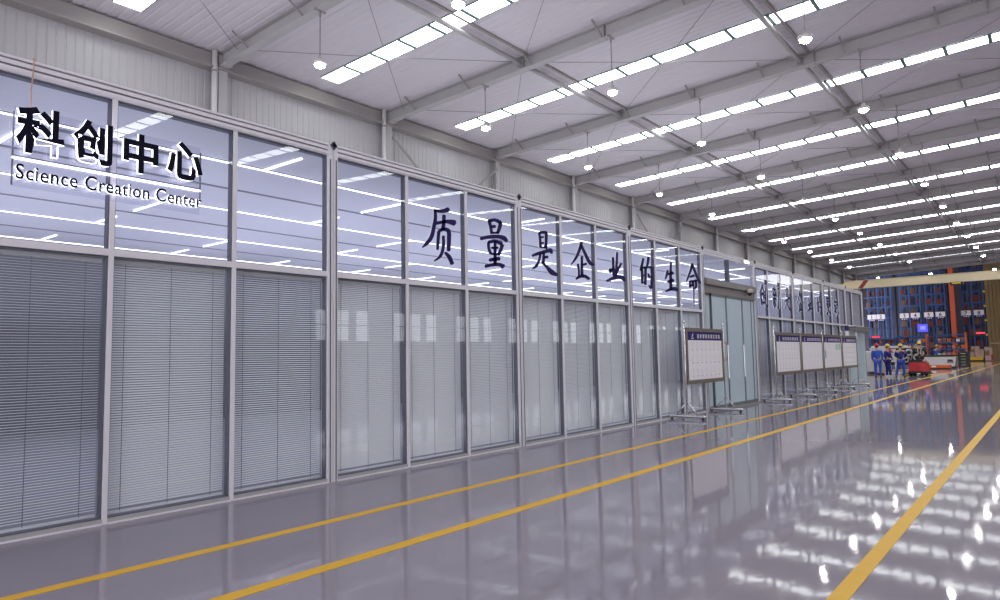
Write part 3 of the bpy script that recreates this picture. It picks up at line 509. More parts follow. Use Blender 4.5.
BRUSH={"质":[7.473,3.317,[[[-.116,.343],[-.105,.321],[-.076,.32],[-.034,.32],[.016,.321],[.064,.327],[.112,.337],[.157,.351],[.195,.363],[.221,.369],[.231,.415],[.187,.438],[.162,.427],[.129,.411],[.093,.396],[.06,.385],[.022,.377],[-.023,.373],[-.065,.369],[-.095,.365]],[[-.095,.369],[-.124,.352],[-.124,.329],[-.122,.299],[-.121,.264],[-.123,.232],[-.128,.206],[-.136,.177],[-.145,.146],[-.156,.111],[-.167,.071],[-.179,.03],[-.192,-.01],[-.208,-.044],[-.226,-.073],[-.248,-.1],[-.272,-.127],[-.296,-.151],[-.316,-.175],[-.339,-.198],[-.361,-.22],[-.375,-.236],[-.372,-.244],[-.359,-.248],[-.337,-.237],[-.306,-.222],[-.271,-.204],[-.236,-.18],[-.208,-.155],[-.18,-.127],[-.152,-.095],[-.127,-.058],[-.109,-.015],[-.096,.03],[-.087,.073],[-.076,.111],[-.067,.146],[-.058,.178],[-.051,.208],[-.047,.242],[-.048,.276],[-.052,.312],[-.057,.344],[-.061,.365]],[[-.096,.147],[-.072,.127],[-.032,.139],[.026,.155],[.088,.17],[.139,.181],[.173,.183],[.202,.182],[.228,.178],[.253,.175],[.275,.174],[.294,.171],[.31,.169],[.323,.167],[.376,.212],[.364,.26],[.351,.26],[.331,.26],[.304,.26],[.277,.259],[.249,.255],[.216,.251],[.178,.244],[.133,.235],[.077,.22],[.013,.203],[-.045,.186],[-.085,.175]],[[.1,.315],[.057,.294],[.056,.271],[.054,.238],[.053,.203],[.05,.171],[.045,.143],[.038,.117],[.033,.091],[.029,.075],[.066,.061],[.112,.075],[.116,.094],[.122,.119],[.129,.147],[.134,.179],[.138,.212],[.14,.248],[.141,.283],[.142,.306]],[[-.017,.05],[-.057,.034],[-.058,.009],[-.061,-.027],[-.065,-.068],[-.068,-.107],[-.071,-.143],[-.073,-.18],[-.075,-.213],[-.076,-.237],[-.049,-.245],[-.019,-.233],[-.015,-.21],[-.01,-.176],[-.004,-.139],[.002,-.101],[.007,-.063],[.012,-.022],[.017,.014],[.02,.041]],[[-.035,.033],[-.0,.021],[.019,.03],[.043,.042],[.067,.054],[.086,.059],[.108,.059],[.132,.058],[.148,.054],[.153,.049],[.159,.032],[.16,-.0],[.158,-.04],[.157,-.08],[.155,-.121],[.153,-.164],[.151,-.204],[.15,-.23],[.191,-.241],[.235,-.224],[.238,-.196],[.242,-.156],[.246,-.112],[.249,-.071],[.252,-.031],[.256,.01],[.256,.053],[.243,.09],[.205,.114],[.16,.121],[.118,.119],[.08,.113],[.042,.102],[.007,.086],[-.02,.071],[-.037,.062]],[[.081,-.008],[.049,-.024],[.049,-.054],[.05,-.095],[.049,-.139],[.043,-.179],[.034,-.216],[.02,-.252],[.004,-.285],[-.016,-.313],[-.04,-.341],[-.074,-.367],[-.108,-.391],[-.131,-.409],[-.13,-.418],[-.117,-.422],[-.088,-.41],[-.046,-.391],[-.0,-.366],[.042,-.335],[.069,-.298],[.088,-.258],[.103,-.218],[.114,-.177],[.119,-.132],[.118,-.085],[.115,-.043],[.114,-.015]],[[.106,-.256],[.096,-.276],[.108,-.289],[.127,-.306],[.146,-.325],[.161,-.345],[.181,-.366],[.202,-.393],[.22,-.419],[.234,-.438],[.282,-.434],[.314,-.406],[.303,-.387],[.287,-.359],[.267,-.329],[.246,-.3],[.215,-.281],[.183,-.265],[.154,-.253],[.134,-.248]]]],"量":[8.761,3.325,[[[-.136,.377],[-.171,.352],[-.165,.336],[-.155,.313],[-.143,.287],[-.134,.262],[-.126,.234],[-.118,.203],[-.111,.174],[-.107,.153],[-.066,.15],[-.028,.17],[-.033,.191],[-.037,.221],[-.043,.254],[-.05,.285],[-.06,.312],[-.072,.34],[-.082,.363],[-.091,.379]],[[-.153,.35],[-.123,.329],[-.095,.337],[-.056,.348],[-.017,.357],[.015,.362],[.047,.36],[.088,.354],[.127,.346],[.155,.341],[.2,.369],[.201,.405],[.172,.41],[.132,.416],[.082,.422],[.03,.423],[-.024,.415],[-.072,.403],[-.114,.391],[-.14,.384]],[[.184,.391],[.124,.373],[.119,.354],[.11,.327],[.098,.297],[.088,.271],[.079,.248],[.066,.224],[.055,.202],[.046,.186],[.079,.168],[.127,.176],[.137,.191],[.153,.213],[.171,.239],[.187,.266],[.2,.295],[.213,.326],[.223,.354],[.232,.373]],[[-.085,.264],[-.059,.244],[.039,.266],[.053,.295],[.028,.315],[-.069,.292]],[[-.11,.161],[-.095,.145],[.116,.176],[.13,.196],[.116,.212],[-.095,.181]],[[-.37,.033],[-.338,.012],[-.304,.022],[-.255,.035],[-.2,.049],[-.146,.061],[-.094,.071],[-.037,.081],[.017,.088],[.066,.093],[.114,.094],[.159,.092],[.199,.089],[.226,.083],[.242,.08],[.258,.073],[.273,.063],[.286,.055],[.341,.064],[.37,.097],[.364,.107],[.351,.124],[.326,.144],[.287,.16],[.239,.165],[.187,.165],[.132,.163],[.075,.158],[.018,.151],[-.043,.141],[-.101,.13],[-.159,.118],[-.216,.104],[-.274,.089],[-.322,.076],[-.357,.066]],[[-.155,.012],[-.19,-.004],[-.19,-.023],[-.19,-.052],[-.188,-.083],[-.181,-.113],[-.168,-.138],[-.152,-.16],[-.136,-.179],[-.126,-.191],[-.082,-.186],[-.056,-.161],[-.066,-.149],[-.082,-.131],[-.095,-.112],[-.105,-.093],[-.111,-.07],[-.115,-.041],[-.117,-.013],[-.12,.006]],[[-.175,-.005],[-.143,-.023],[-.114,-.015],[-.073,-.002],[-.03,.009],[.008,.014],[.046,.011],[.095,.003],[.14,-.006],[.172,-.014],[.222,.017],[.219,.055],[.184,.059],[.133,.065],[.075,.07],[.018,.07],[-.04,.062],[-.092,.048],[-.136,.035],[-.165,.026]],[[.217,.024],[.161,.011],[.153,-.006],[.143,-.031],[.132,-.058],[.12,-.081],[.107,-.104],[.091,-.129],[.075,-.151],[.066,-.166],[.095,-.187],[.145,-.181],[.155,-.166],[.172,-.144],[.191,-.118],[.209,-.092],[.223,-.066],[.239,-.037],[.251,-.012],[.26,.005]],[[-.091,-.079],[-.075,-.098],[.094,-.079],[.111,-.057],[.095,-.038],[-.073,-.057]],[[.018,.052],[-.021,.035],[-.038,-.338],[.008,-.349],[.055,-.329],[.058,.044]],[[-.104,-.177],[-.092,-.194],[.104,-.179],[.12,-.16],[.107,-.143],[-.089,-.158]],[[-.158,-.291],[-.127,-.313],[-.101,-.308],[-.065,-.299],[-.025,-.291],[.011,-.283],[.044,-.278],[.081,-.273],[.113,-.269],[.136,-.267],[.159,-.229],[.127,-.2],[.104,-.204],[.072,-.211],[.034,-.218],[-.002,-.226],[-.041,-.234],[-.082,-.244],[-.118,-.252],[-.143,-.258]],[[-.268,-.4],[-.238,-.423],[-.208,-.416],[-.168,-.406],[-.123,-.395],[-.076,-.386],[-.028,-.378],[.023,-.37],[.069,-.365],[.107,-.363],[.133,-.367],[.159,-.376],[.181,-.386],[.2,-.394],[.26,-.366],[.268,-.321],[.245,-.318],[.213,-.311],[.171,-.304],[.123,-.303],[.069,-.307],[.015,-.315],[-.038,-.324],[-.088,-.333],[-.136,-.342],[-.184,-.353],[-.226,-.362],[-.255,-.368]]]],"是":[10.193,3.329,[[[-.167,.348],[-.203,.329],[-.198,.305],[-.191,.275],[-.183,.239],[-.178,.204],[-.176,.17],[-.175,.131],[-.175,.096],[-.175,.072],[-.131,.066],[-.088,.083],[-.09,.107],[-.091,.143],[-.095,.181],[-.099,.219],[-.105,.253],[-.113,.291],[-.12,.322],[-.125,.345]],[[-.191,.328],[-.167,.312],[-.141,.317],[-.103,.325],[-.064,.333],[-.034,.337],[-.012,.337],[.012,.337],[.034,.334],[.051,.333],[.093,.365],[.082,.4],[.064,.398],[.038,.398],[.004,.397],[-.034,.392],[-.075,.382],[-.117,.37],[-.155,.36],[-.18,.352]],[[.061,.381],[.007,.36],[.007,.337],[.005,.304],[.002,.267],[.0,.228],[-.005,.188],[-.011,.143],[-.016,.102],[-.02,.074],[.031,.063],[.085,.083],[.087,.111],[.09,.152],[.093,.197],[.097,.239],[.101,.276],[.105,.314],[.109,.348],[.112,.372]],[[-.144,.253],[-.125,.241],[-.03,.261],[-.02,.285],[-.045,.3],[-.136,.272]],[[-.133,.159],[-.12,.143],[-.036,.148],[-.018,.171],[-.035,.191],[-.119,.175]],[[-.151,.086],[-.141,.071],[.03,.079],[.047,.098],[.036,.112],[-.134,.103]],[[-.409,-.103],[-.378,-.116],[-.344,-.107],[-.296,-.092],[-.242,-.078],[-.188,-.063],[-.136,-.049],[-.079,-.034],[-.024,-.019],[.028,-.007],[.076,.002],[.119,.01],[.147,.014],[.145,.013],[.139,.022],[.152,.018],[.168,.006],[.183,-.002],[.224,-.002],[.255,.018],[.26,.03],[.261,.051],[.25,.079],[.202,.103],[.138,.095],[.09,.083],[.046,.067],[.002,.051],[-.05,.038],[-.106,.022],[-.164,.006],[-.218,-.01],[-.272,-.029],[-.325,-.047],[-.372,-.065],[-.404,-.077]],[[-.138,-.027],[-.181,-.038],[-.189,-.062],[-.2,-.098],[-.215,-.134],[-.23,-.166],[-.248,-.191],[-.266,-.213],[-.286,-.233],[-.307,-.249],[-.327,-.268],[-.356,-.288],[-.385,-.305],[-.404,-.32],[-.402,-.332],[-.384,-.337],[-.357,-.329],[-.32,-.317],[-.278,-.3],[-.238,-.279],[-.212,-.253],[-.19,-.228],[-.171,-.2],[-.155,-.171],[-.139,-.138],[-.123,-.099],[-.112,-.063],[-.104,-.039]],[[-.032,.011],[-.077,-.005],[-.104,-.195],[-.058,-.205],[-.009,-.188],[.011,.002]],[[-.039,-.092],[-.017,-.11],[.095,-.096],[.113,-.065],[.083,-.042],[-.025,-.07]],[[-.113,-.172],[-.125,-.192],[-.1,-.208],[-.064,-.228],[-.024,-.252],[.014,-.276],[.043,-.3],[.073,-.328],[.108,-.356],[.151,-.382],[.214,-.393],[.277,-.398],[.331,-.4],[.368,-.398],[.409,-.377],[.405,-.349],[.375,-.337],[.332,-.325],[.29,-.312],[.258,-.296],[.22,-.285],[.178,-.269],[.133,-.249],[.086,-.232],[.04,-.212],[-.007,-.191],[-.049,-.174],[-.079,-.163]]]],"企":[11.463,3.298,[[[-.017,.384],[-.078,.37],[-.093,.34],[-.114,.298],[-.138,.251],[-.164,.208],[-.191,.166],[-.221,.124],[-.254,.084],[-.288,.045],[-.324,.006],[-.367,-.035],[-.407,-.072],[-.433,-.098],[-.423,-.109],[-.399,-.11],[-.362,-.087],[-.311,-.054],[-.255,-.014],[-.203,.027],[-.163,.069],[-.126,.112],[-.092,.156],[-.06,.2],[-.032,.246],[-.007,.295],[.015,.338],[.029,.367]],[[-.052,.319],[-.089,.291],[-.064,.262],[-.028,.22],[.012,.173],[.05,.131],[.083,.091],[.115,.051],[.149,.013],[.188,-.02],[.238,-.044],[.291,-.059],[.335,-.068],[.363,-.074],[.425,-.049],[.433,-.011],[.404,-.004],[.367,.005],[.33,.016],[.298,.032],[.264,.057],[.229,.09],[.192,.128],[.154,.167],[.114,.209],[.071,.255],[.032,.296],[.005,.325]],[[-.028,.099],[-.075,.082],[-.078,.045],[-.083,-.009],[-.087,-.069],[-.09,-.122],[-.093,-.172],[-.094,-.223],[-.096,-.266],[-.097,-.297],[-.037,-.307],[.023,-.285],[.02,-.255],[.017,-.211],[.014,-.162],[.012,-.112],[.013,-.059],[.015,-.0],[.017,.054],[.018,.091]],[[-.039,-.082],[-.008,-.097],[.148,-.062],[.159,-.034],[.125,-.016],[-.029,-.057]],[[-.183,-.062],[-.22,-.08],[-.214,-.1],[-.205,-.129],[-.197,-.161],[-.191,-.19],[-.19,-.22],[-.192,-.253],[-.195,-.282],[-.197,-.303],[-.157,-.311],[-.115,-.298],[-.113,-.277],[-.11,-.247],[-.108,-.212],[-.109,-.18],[-.115,-.147],[-.124,-.114],[-.133,-.085],[-.139,-.065]],[[-.283,-.373],[-.244,-.383],[-.213,-.373],[-.171,-.358],[-.126,-.344],[-.087,-.335],[-.052,-.329],[-.012,-.324],[.026,-.323],[.057,-.324],[.087,-.329],[.121,-.339],[.154,-.351],[.179,-.359],[.238,-.342],[.255,-.308],[.232,-.298],[.197,-.284],[.153,-.269],[.101,-.259],[.046,-.257],[-.009,-.26],[-.064,-.266],[-.118,-.276],[-.171,-.294],[-.22,-.316],[-.26,-.336],[-.286,-.349]]]],"业":[12.742,3.29,[[[-.103,.209],[-.155,.189],[-.154,.154],[-.152,.103],[-.149,.046],[-.146,-.007],[-.146,-.058],[-.145,-.112],[-.143,-.159],[-.143,-.192],[-.084,-.2],[-.026,-.18],[-.029,-.147],[-.033,-.099],[-.037,-.046],[-.04,.006],[-.043,.059],[-.045,.116],[-.046,.167],[-.049,.202]],[[.088,.331],[.037,.315],[.028,.267],[.016,.197],[.002,.12],[-.011,.05],[-.024,-.016],[-.04,-.083],[-.055,-.141],[-.065,-.182],[-.004,-.195],[.063,-.176],[.069,-.135],[.079,-.077],[.088,-.009],[.098,.057],[.108,.127],[.12,.205],[.128,.275],[.134,.323]],[[-.29,-.061],[-.296,-.1],[-.283,-.102],[-.258,-.107],[-.219,-.111],[-.159,-.105],[-.117,-.084],[-.091,-.062],[-.071,-.043],[-.059,-.03],[-.074,-.012],[-.114,-.011],[-.138,-.02],[-.167,-.033],[-.194,-.044],[-.202,-.044],[-.188,-.041],[-.196,-.04],[-.212,-.037],[-.228,-.034]],[[-.241,-.141],[-.2,-.137],[-.142,-.087],[-.178,-.068],[-.236,-.075],[-.267,-.127]],[[.255,.115],[.198,.11],[.178,.092],[.15,.066],[.12,.036],[.088,.007],[.062,-.025],[.034,-.058],[.011,-.088],[-.005,-.109],[.024,-.125],[.072,-.12],[.092,-.1],[.123,-.07],[.155,-.038],[.185,-.008],[.213,.021],[.242,.051],[.268,.077],[.285,.096]],[[-.415,-.321],[-.383,-.332],[-.345,-.324],[-.293,-.312],[-.232,-.299],[-.17,-.286],[-.101,-.271],[-.024,-.254],[.05,-.24],[.11,-.231],[.153,-.229],[.191,-.231],[.22,-.235],[.236,-.239],[.253,-.239],[.275,-.249],[.297,-.263],[.317,-.273],[.373,-.271],[.412,-.248],[.415,-.233],[.41,-.211],[.394,-.183],[.357,-.157],[.297,-.147],[.237,-.143],[.171,-.145],[.098,-.152],[.019,-.167],[-.063,-.186],[-.143,-.207],[-.213,-.226],[-.276,-.247],[-.334,-.268],[-.38,-.287],[-.412,-.301]]]],"的":[14.148,3.306,[[[-.136,.307],[-.202,.293],[-.22,.262],[-.245,.218],[-.272,.17],[-.296,.129],[-.312,.095],[-.329,.063],[-.343,.035],[-.352,.016],[-.316,.002],[-.265,.011],[-.247,.03],[-.223,.057],[-.197,.09],[-.17,.126],[-.147,.168],[-.123,.216],[-.101,.261],[-.086,.292]],[[-.237,.119],[-.301,.095],[-.298,.061],[-.294,.012],[-.29,-.043],[-.29,-.093],[-.292,-.142],[-.296,-.194],[-.303,-.24],[-.306,-.272],[-.25,-.283],[-.188,-.266],[-.181,-.233],[-.171,-.186],[-.163,-.133],[-.157,-.082],[-.158,-.029],[-.162,.027],[-.166,.077],[-.169,.112]],[[-.26,.068],[-.229,.052],[-.044,.084],[-.027,.113],[-.064,.131],[-.246,.092]],[[-.053,.123],[-.121,.101],[-.123,.064],[-.127,.01],[-.132,-.05],[-.136,-.104],[-.142,-.155],[-.149,-.208],[-.155,-.254],[-.16,-.286],[-.096,-.298],[-.027,-.278],[-.022,-.246],[-.015,-.2],[-.008,-.147],[-.002,-.094],[.003,-.039],[.007,.021],[.011,.076],[.014,.114]],[[-.244,-.103],[-.219,-.117],[-.072,-.094],[-.058,-.073],[-.084,-.058],[-.23,-.082]],[[-.255,-.245],[-.237,-.262],[-.091,-.252],[-.07,-.232],[-.089,-.215],[-.234,-.226]],[[.118,.371],[.045,.351],[.036,.324],[.024,.285],[.009,.242],[-.008,.203],[-.022,.165],[-.041,.124],[-.059,.088],[-.07,.063],[-.038,.052],[.007,.059],[.031,.084],[.062,.12],[.095,.162],[.125,.203],[.143,.245],[.159,.29],[.172,.33],[.181,.358]],[[.028,.115],[.05,.095],[.237,.102],[.274,.137],[.242,.165],[.054,.139]],[[.267,.155],[.184,.127],[.183,.085],[.183,.026],[.182,-.041],[.176,-.104],[.168,-.169],[.156,-.238],[.142,-.296],[.131,-.323],[.202,-.311],[.179,-.307],[.133,-.289],[.096,-.279],[.066,-.283],[.051,-.296],[.064,-.315],[.091,-.344],[.143,-.372],[.276,-.347],[.305,-.295],[.322,-.231],[.334,-.159],[.343,-.092],[.348,-.027],[.35,.042],[.35,.102],[.351,.145]],[[.06,-.018],[.022,-.039],[.065,-.124],[.141,-.122],[.195,-.092],[.113,-.017]]]],"生":[15.416,3.294,[[[-.18,.158],[-.254,.144],[-.266,.121],[-.284,.09],[-.302,.055],[-.32,.026],[-.334,-.001],[-.35,-.028],[-.365,-.052],[-.374,-.069],[-.347,-.081],[-.306,-.076],[-.284,-.06],[-.255,-.037],[-.223,-.009],[-.193,.02],[-.172,.052],[-.151,.088],[-.134,.121],[-.122,.143]],[[-.225,.048],[-.184,.029],[.123,.071],[.15,.117],[.086,.146],[-.208,.078]],[[.01,.379],[-.046,.363],[-.059,.316],[-.077,.249],[-.095,.17],[-.111,.086],[-.122,-.013],[-.132,-.126],[-.141,-.23],[-.148,-.302],[-.051,-.316],[.049,-.287],[.046,-.215],[.044,-.111],[.042,.001],[.043,.098],[.046,.18],[.053,.258],[.059,.325],[.062,.371]],[[-.244,-.133],[-.196,-.154],[.139,-.101],[.165,-.055],[.098,-.027],[-.227,-.099]],[[-.371,-.365],[-.329,-.379],[-.277,-.37],[-.207,-.355],[-.13,-.341],[-.06,-.33],[.006,-.322],[.074,-.315],[.131,-.312],[.159,-.313],[.171,-.312],[.192,-.316],[.219,-.327],[.244,-.334],[.331,-.323],[.375,-.287],[.365,-.276],[.343,-.257],[.299,-.234],[.224,-.219],[.138,-.224],[.056,-.234],[-.023,-.248],[-.099,-.263],[-.177,-.282],[-.255,-.304],[-.321,-.325],[-.366,-.34]]]],"命":[16.716,3.199,[[[-.035,.556],[-.12,.539],[-.14,.504],[-.168,.455],[-.205,.399],[-.249,.34],[-.303,.27],[-.374,.189],[-.44,.114],[-.483,.062],[-.453,.05],[-.407,.055],[-.348,.106],[-.266,.179],[-.179,.261],[-.105,.333],[-.058,.396],[-.019,.455],[.01,.505],[.031,.54]],[[-.047,.513],[-.109,.481],[-.072,.436],[-.017,.371],[.044,.299],[.101,.236],[.153,.181],[.207,.129],[.254,.084],[.286,.052],[.405,.06],[.483,.103],[.443,.133],[.387,.175],[.326,.225],[.266,.276],[.205,.337],[.14,.408],[.08,.472],[.039,.517]],[[-.257,.176],[-.204,.159],[.071,.218],[.084,.254],[.022,.273],[-.246,.207]],[[-.236,.088],[-.303,.068],[-.313,-.081],[-.237,-.09],[-.161,-.069],[-.168,.08]],[[-.263,.07],[-.226,.053],[-.072,.077],[-.054,.103],[-.091,.12],[-.245,.095]],[[-.08,.111],[-.141,.095],[-.157,-.042],[-.103,-.05],[-.046,-.035],[-.021,.103]],[[-.258,-.037],[-.228,-.054],[-.094,-.037],[-.074,-.013],[-.105,.004],[-.239,-.014]],[[-.065,.082],[-.018,.067],[.18,.102],[.194,.138],[.133,.158],[-.054,.11]],[[.144,.145],[.065,.123],[.061,.087],[.057,.035],[.051,-.016],[.04,-.05],[.043,-.058],[.048,-.06],[.034,-.066],[.015,-.074],[.006,-.094],[.038,-.106],[.058,-.107],[.101,-.104],[.164,-.085],[.21,-.052],[.221,-.007],[.223,.048],[.223,.1],[.222,.136]],[[-.009,.094],[-.066,.078],[-.063,.023],[-.061,-.054],[-.059,-.142],[-.059,-.227],[-.061,-.314],[-.064,-.409],[-.067,-.494],[-.068,-.553],[-.047,-.556],[-.025,-.551],[-.015,-.491],[-.004,-.406],[.008,-.31],[.019,-.222],[.027,-.136],[.034,-.047],[.041,.032],[.046,.087]]]]}

# ================================================================== WRITING ON THE GLASS
def brush_char(ch, x, z, label, group, s=1.0, edge=.014):
    bm = bmesh.new(); cx, cz, polys = BRUSH[ch]; y0 = .0165
    for p in polys:
        vs = [bm.verts.new((q[0] * s, -edge, q[1] * s)) for q in p]
        f = bm.faces.new(vs)
        r = bmesh.ops.extrude_face_region(bm, geom=[f])
        for v in [g for g in r['geom'] if isinstance(g, bmesh.types.BMVert)]: v.co.y = 0
    bmesh.ops.recalc_face_normals(bm, faces=bm.faces)
    for f in bm.faces: f.material_index = 0 if f.normal.y < -.7 or len(f.verts) > 4 else 1
    bmesh.ops.triangulate(bm, faces=[f for f in bm.faces if len(f.verts) > 4])
    me = bpy.data.meshes.new('slogan_character'); bm.to_mesh(me); bm.free(); me.materials.append(M['brush']); me.materials.append(M['brushedge'])
    o = bpy.data.objects.new('slogan_character', me); COL.objects.link(o); o.location = (x, y0, z); return tag(o, label, 'character', group, 'thing')
for k, ch in enumerate('质量是企业的生命'):
    brush_char(ch, BRUSH[ch][0] * 1.0057, 1.5 + (BRUSH[ch][1] - 1.5) * 1.0057, 'indigo brush character %s on the upper glass, %s of the nearer slogan' % (ch, ORD[k]), 'nearer slogan on the glass')
XS2 = [22.06, 23.31, 24.53, 26.0, 27.22, 28.5, 29.93, 31.2]
for k, ch in enumerate('创新是企业的灵魂'):
    lab = 'indigo character %s on the upper glass, %s of the farther slogan' % (ch, ORD[k]); grp = 'farther slogan on the glass'
    if ch in BRUSH: brush_char(ch, XS2[k] * 1.0057, 3.25, lab, grp)
    else:
        o = letter('slogan_character', ch, -.4, .4, -.37, .37, -.007, ['brush', 'brushedge'], None, bold=.03, depth=.014)
        o.location = (XS2[k] * 1.0057, .0165, 3.25); tag(o, lab, 'character', grp, 'thing')

# illuminated sign
t = thing('illuminated_sign', 'lit black and white sign reading 科创中心 Science Creation Center on the glass', 'sign', (.022, .06, .015))
mb = MB(); mb.box(2.05, -.075, 3.05, 3.76, -.067, 3.77)
mb.build('backing_panel', 'acrylic', t)
mb = MB(); mb.box(2.04, -.08, 3.293, 3.77, -.066, 3.315)
mb.build('edge_trim', 'signlit', t)
mb = MB(); mb.box(2.04, -.08, 3.06, 2.052, -.066, 3.72); mb.box(3.758, -.08, 3.22, 3.77, -.066, 3.72); mb.box(2.04, -.084, 3.318, 3.77, -.078, 3.328)
for z in (3.50, 3.63): mb.box(2.07, -.1, z - .012, 3.75, -.08, z + .012)
mb.build('mounting_rail', 'gasket', t)
for ch, (a, b, z0, z1) in zip('科创中心', ((2.045, 2.43, 3.35, 3.785), (2.495, 2.845, 3.36, 3.775), (2.945, 3.285, 3.355, 3.75), (3.375, 3.755, 3.375, 3.775))):
    letter('character', ch, a, b, z0, z1, -.125, ['signface', 'signlit'], t, bold=.032, depth=.035)
me = text_mesh('Science Creation Center', 1, .012, 1)
xs = [v.co.x for v in me.vertices]; A, B = min(xs), max(xs); bpy.data.meshes.remove(me)
txt = 'Science Creation Center'; pos = []; c = bpy.data.curves.new('w', 'FONT'); o = bpy.data.objects.new('w', c); COL.objects.link(o); c.body = 'x'
def adv(sx):
    c.body = sx; bpy.context.view_layer.update()
    xs_ = [q[0] for q in o.evaluated_get(bpy.context.evaluated_depsgraph_get()).bound_box]; ys_ = [q[1] for q in o.evaluated_get(bpy.context.evaluated_depsgraph_get()).bound_box]
    return min(xs_), max(xs_), min(ys_), max(ys_)
full = adv(txt); sc_ = (3.76 - 2.06) / (full[1] - full[0]); boxes = []
for k, ch in enumerate(txt):
    if ch == ' ': continue
    e = adv(txt[:k + 1])[1]; g = adv(ch); wch = g[1] - g[0]; boxes.append((ch, e - wch, e, g[2], g[3]))
bpy.data.objects.remove(o); bpy.data.curves.remove(c)
hs = .146 / .73
for ch, a, b, z0, z1 in boxes:
    letter('letter', ch, 2.06 + (a - full[0]) * sc_, 2.06 + (b - full[0]) * sc_, 3.112 + z0 * hs, 3.112 + z1 * hs, -.105, ['signface', 'signlit'], t, bold=.016, depth=.025)
t = thing('twine', 'orange twine hanging from the top rail to the lit sign', 'rope', (2.19, -.03, 0))
MB().tube([(0, -.03, 4.24), (.004, -.01, 4.1), (-.004, 0, 3.95), (.003, 0, 3.75)], .006, 5).build('strand', 'rope', t); MB().ball((0, -.03, 4.235), .012, 8, 5).build('knot', 'rope', t)

# ================================================================== NOTICE BOARDS
def board_post(parent, x, right=False):
    p = MB().tube([(x, 0, .09), (x, 0, 2.19)], .022, 10).build('post', 'chrome', parent, True)
    MB().ball((x, 0, 2.215), .036).build('finial', 'chrome', p, True)
    f = MB(); f.tube([(x, -.43, .055), (x, -.40, .07), (x, .40, .07), (x, .43, .055)], .034, 10); f = f.build('foot', 'chrome', parent, True)
    for s in (-1, 1):
        MB().tube([(x, 0, .40), (x, .27 * s, .08)], .014, 8).build('strut', 'chrome', f, True)
        MB().lathe((x, .37 * s, 0), [(.03, 0), (.03, .04)], 10).build('foot_pad', 'black', f)
def notice_board(name_label, X, x0, x1, kind, left=True, right=True, group='notice boards'):
    t = thing('notice_board', name_label, 'notice board', (X, -.42, 0), group)
    if left: board_post(t, x0 - .05)
    if right: board_post(t, x1 + .05)
    z0, z1 = .78, 2.08; mb = MB(); e = .085
    mb.box(x0, -.025, z0, x1, .025, z0 + e); mb.box(x0, -.025, z1 - e, x1, .025, z1); mb.box(x0, -.025, z0 + e, x0 + e, .025, z1 - e); mb.box(x1 - e, -.025, z0 + e, x1, .025, z1 - e)
    for z in (1.0, 1.85): mb.box(x0 - .05, -.012, z - .02, x0, .012, z + .02); mb.box(x1, -.012, z - .02, x1 + .05, .012, z + .02)
    mb.build('frame', 'bronze', t)
    MB().box(x0 + e, -.008, z0 + e, x1 - e, .018, z1 - e).build('backing', 'steel', t)
    zs = 1.795
    h = MB().box(x0 + e, -.014, zs, x1 - e, -.008, z1 - e).build('header', 'navy', t)
    W = x1 - x0 - 2 * e; xl = x0 + e
    mb = MB(); n = 9
    for q in range(n): # row of small title characters (too blurred to read): pale blocks of strokes
        cx = xl + W * (.30 + .62 * q / (n - 1)); r_ = random.Random(q * 7)
        for s_ in range(4): mb.box(cx - .055 * W / 2, -.0155, zs + .05 + s_ * .025, cx + .055 * W / 2 * r_.uniform(.4, 1), -.014, zs + .065 + s_ * .025)
        mb.box(cx - .008, -.0155, zs + .045, cx + .008, -.014, zs + .15)
    mb.build('title', 'poster', h)
    mb = MB(); lx = xl + W * .14   # small leaf emblem with a caption bar
    mb.add([(lx - .05, -.0155, zs + .085), (lx + .0, -.0155, zs + .075), (lx + .055, -.0155, zs + .165), (lx + .02, -.0155, zs + .155)], [(0, 1, 2, 3)])
    mb.box(lx - .07, -.0155, zs + .035, lx + .07, -.014, zs + .055); mb.build('emblem', 'poster', h)
    sx0, sx1, sz0 = xl + .015, x1 - e - .015, z0 + e + .01
    gx = [sx0] + [xl + W * (.13 + .76 * q / 6) + d for q in range(7) for d in (-.05, .05)] + [sx1]
    gz = sorted([sz0, zs] + [1.56 - rr * .305 + d for rr in range(3) for d in (.05, .2)])
    s = MB(); s.add([(x, -.014, z) for z in gz for x in gx], []); nx = len(gx)
    for iz in range(len(gz) - 1):
        for ix in range(nx - 1):
            s.f.append((iz * nx + ix, iz * nx + ix + 1, (iz + 1) * nx + ix + 1, (iz + 1) * nx + ix))
            s.mi.append(1 if kind != 'plain' and ix % 2 == 1 and iz % 2 == 1 else 0)
    s.box(sx0, -.0138, sz0, sx1, -.008, zs); s = s.build('poster_sheet', ['poster', 'faintprint'], t)
    pr = MB()
    for rr in range(3):
        for q in range(7):
            cx = xl + W * (.13 + .76 * q / 6); cz = 1.56 - rr * .305
            if kind != 'plain': pr.box(cx - .035, -.0148, cz, cx + .035, -.014, cz + .022)
    if kind == 'grid':
        pr.build('captions', 'print', s)
    elif kind == 'faint': pr.build('captions', 'printlight', s)
    elif kind == 'colour':
        pr.build('captions', 'printlight', s)
        MB().box(xl + .13, -.0155, 1.22, xl + .25, -.014, 1.50).build('blue_sticker', 'blueprint', s)
        for q, mm in enumerate(('cyanprint', 'yellowprint', 'cyanprint')): MB().box(xl + W * (.68 + .1 * q), -.0155, 1.52, xl + W * (.76 + .1 * q), -.014, 1.75).build('sticker', mm, s)
    else:
        for q in range(4): MB().box(xl + W * .1, -.0148, 1.0 + q * .2, xl + W * .9, -.014, 1.012 + q * .2).build('printed_line', 'printlight', s)
    return t
notice_board('white notice board on its own, standing before the glass entrance', 16.32, -1.13, 1.13, 'grid')
XB = [21.62, 24.33, 27.12, 29.95, 32.62]
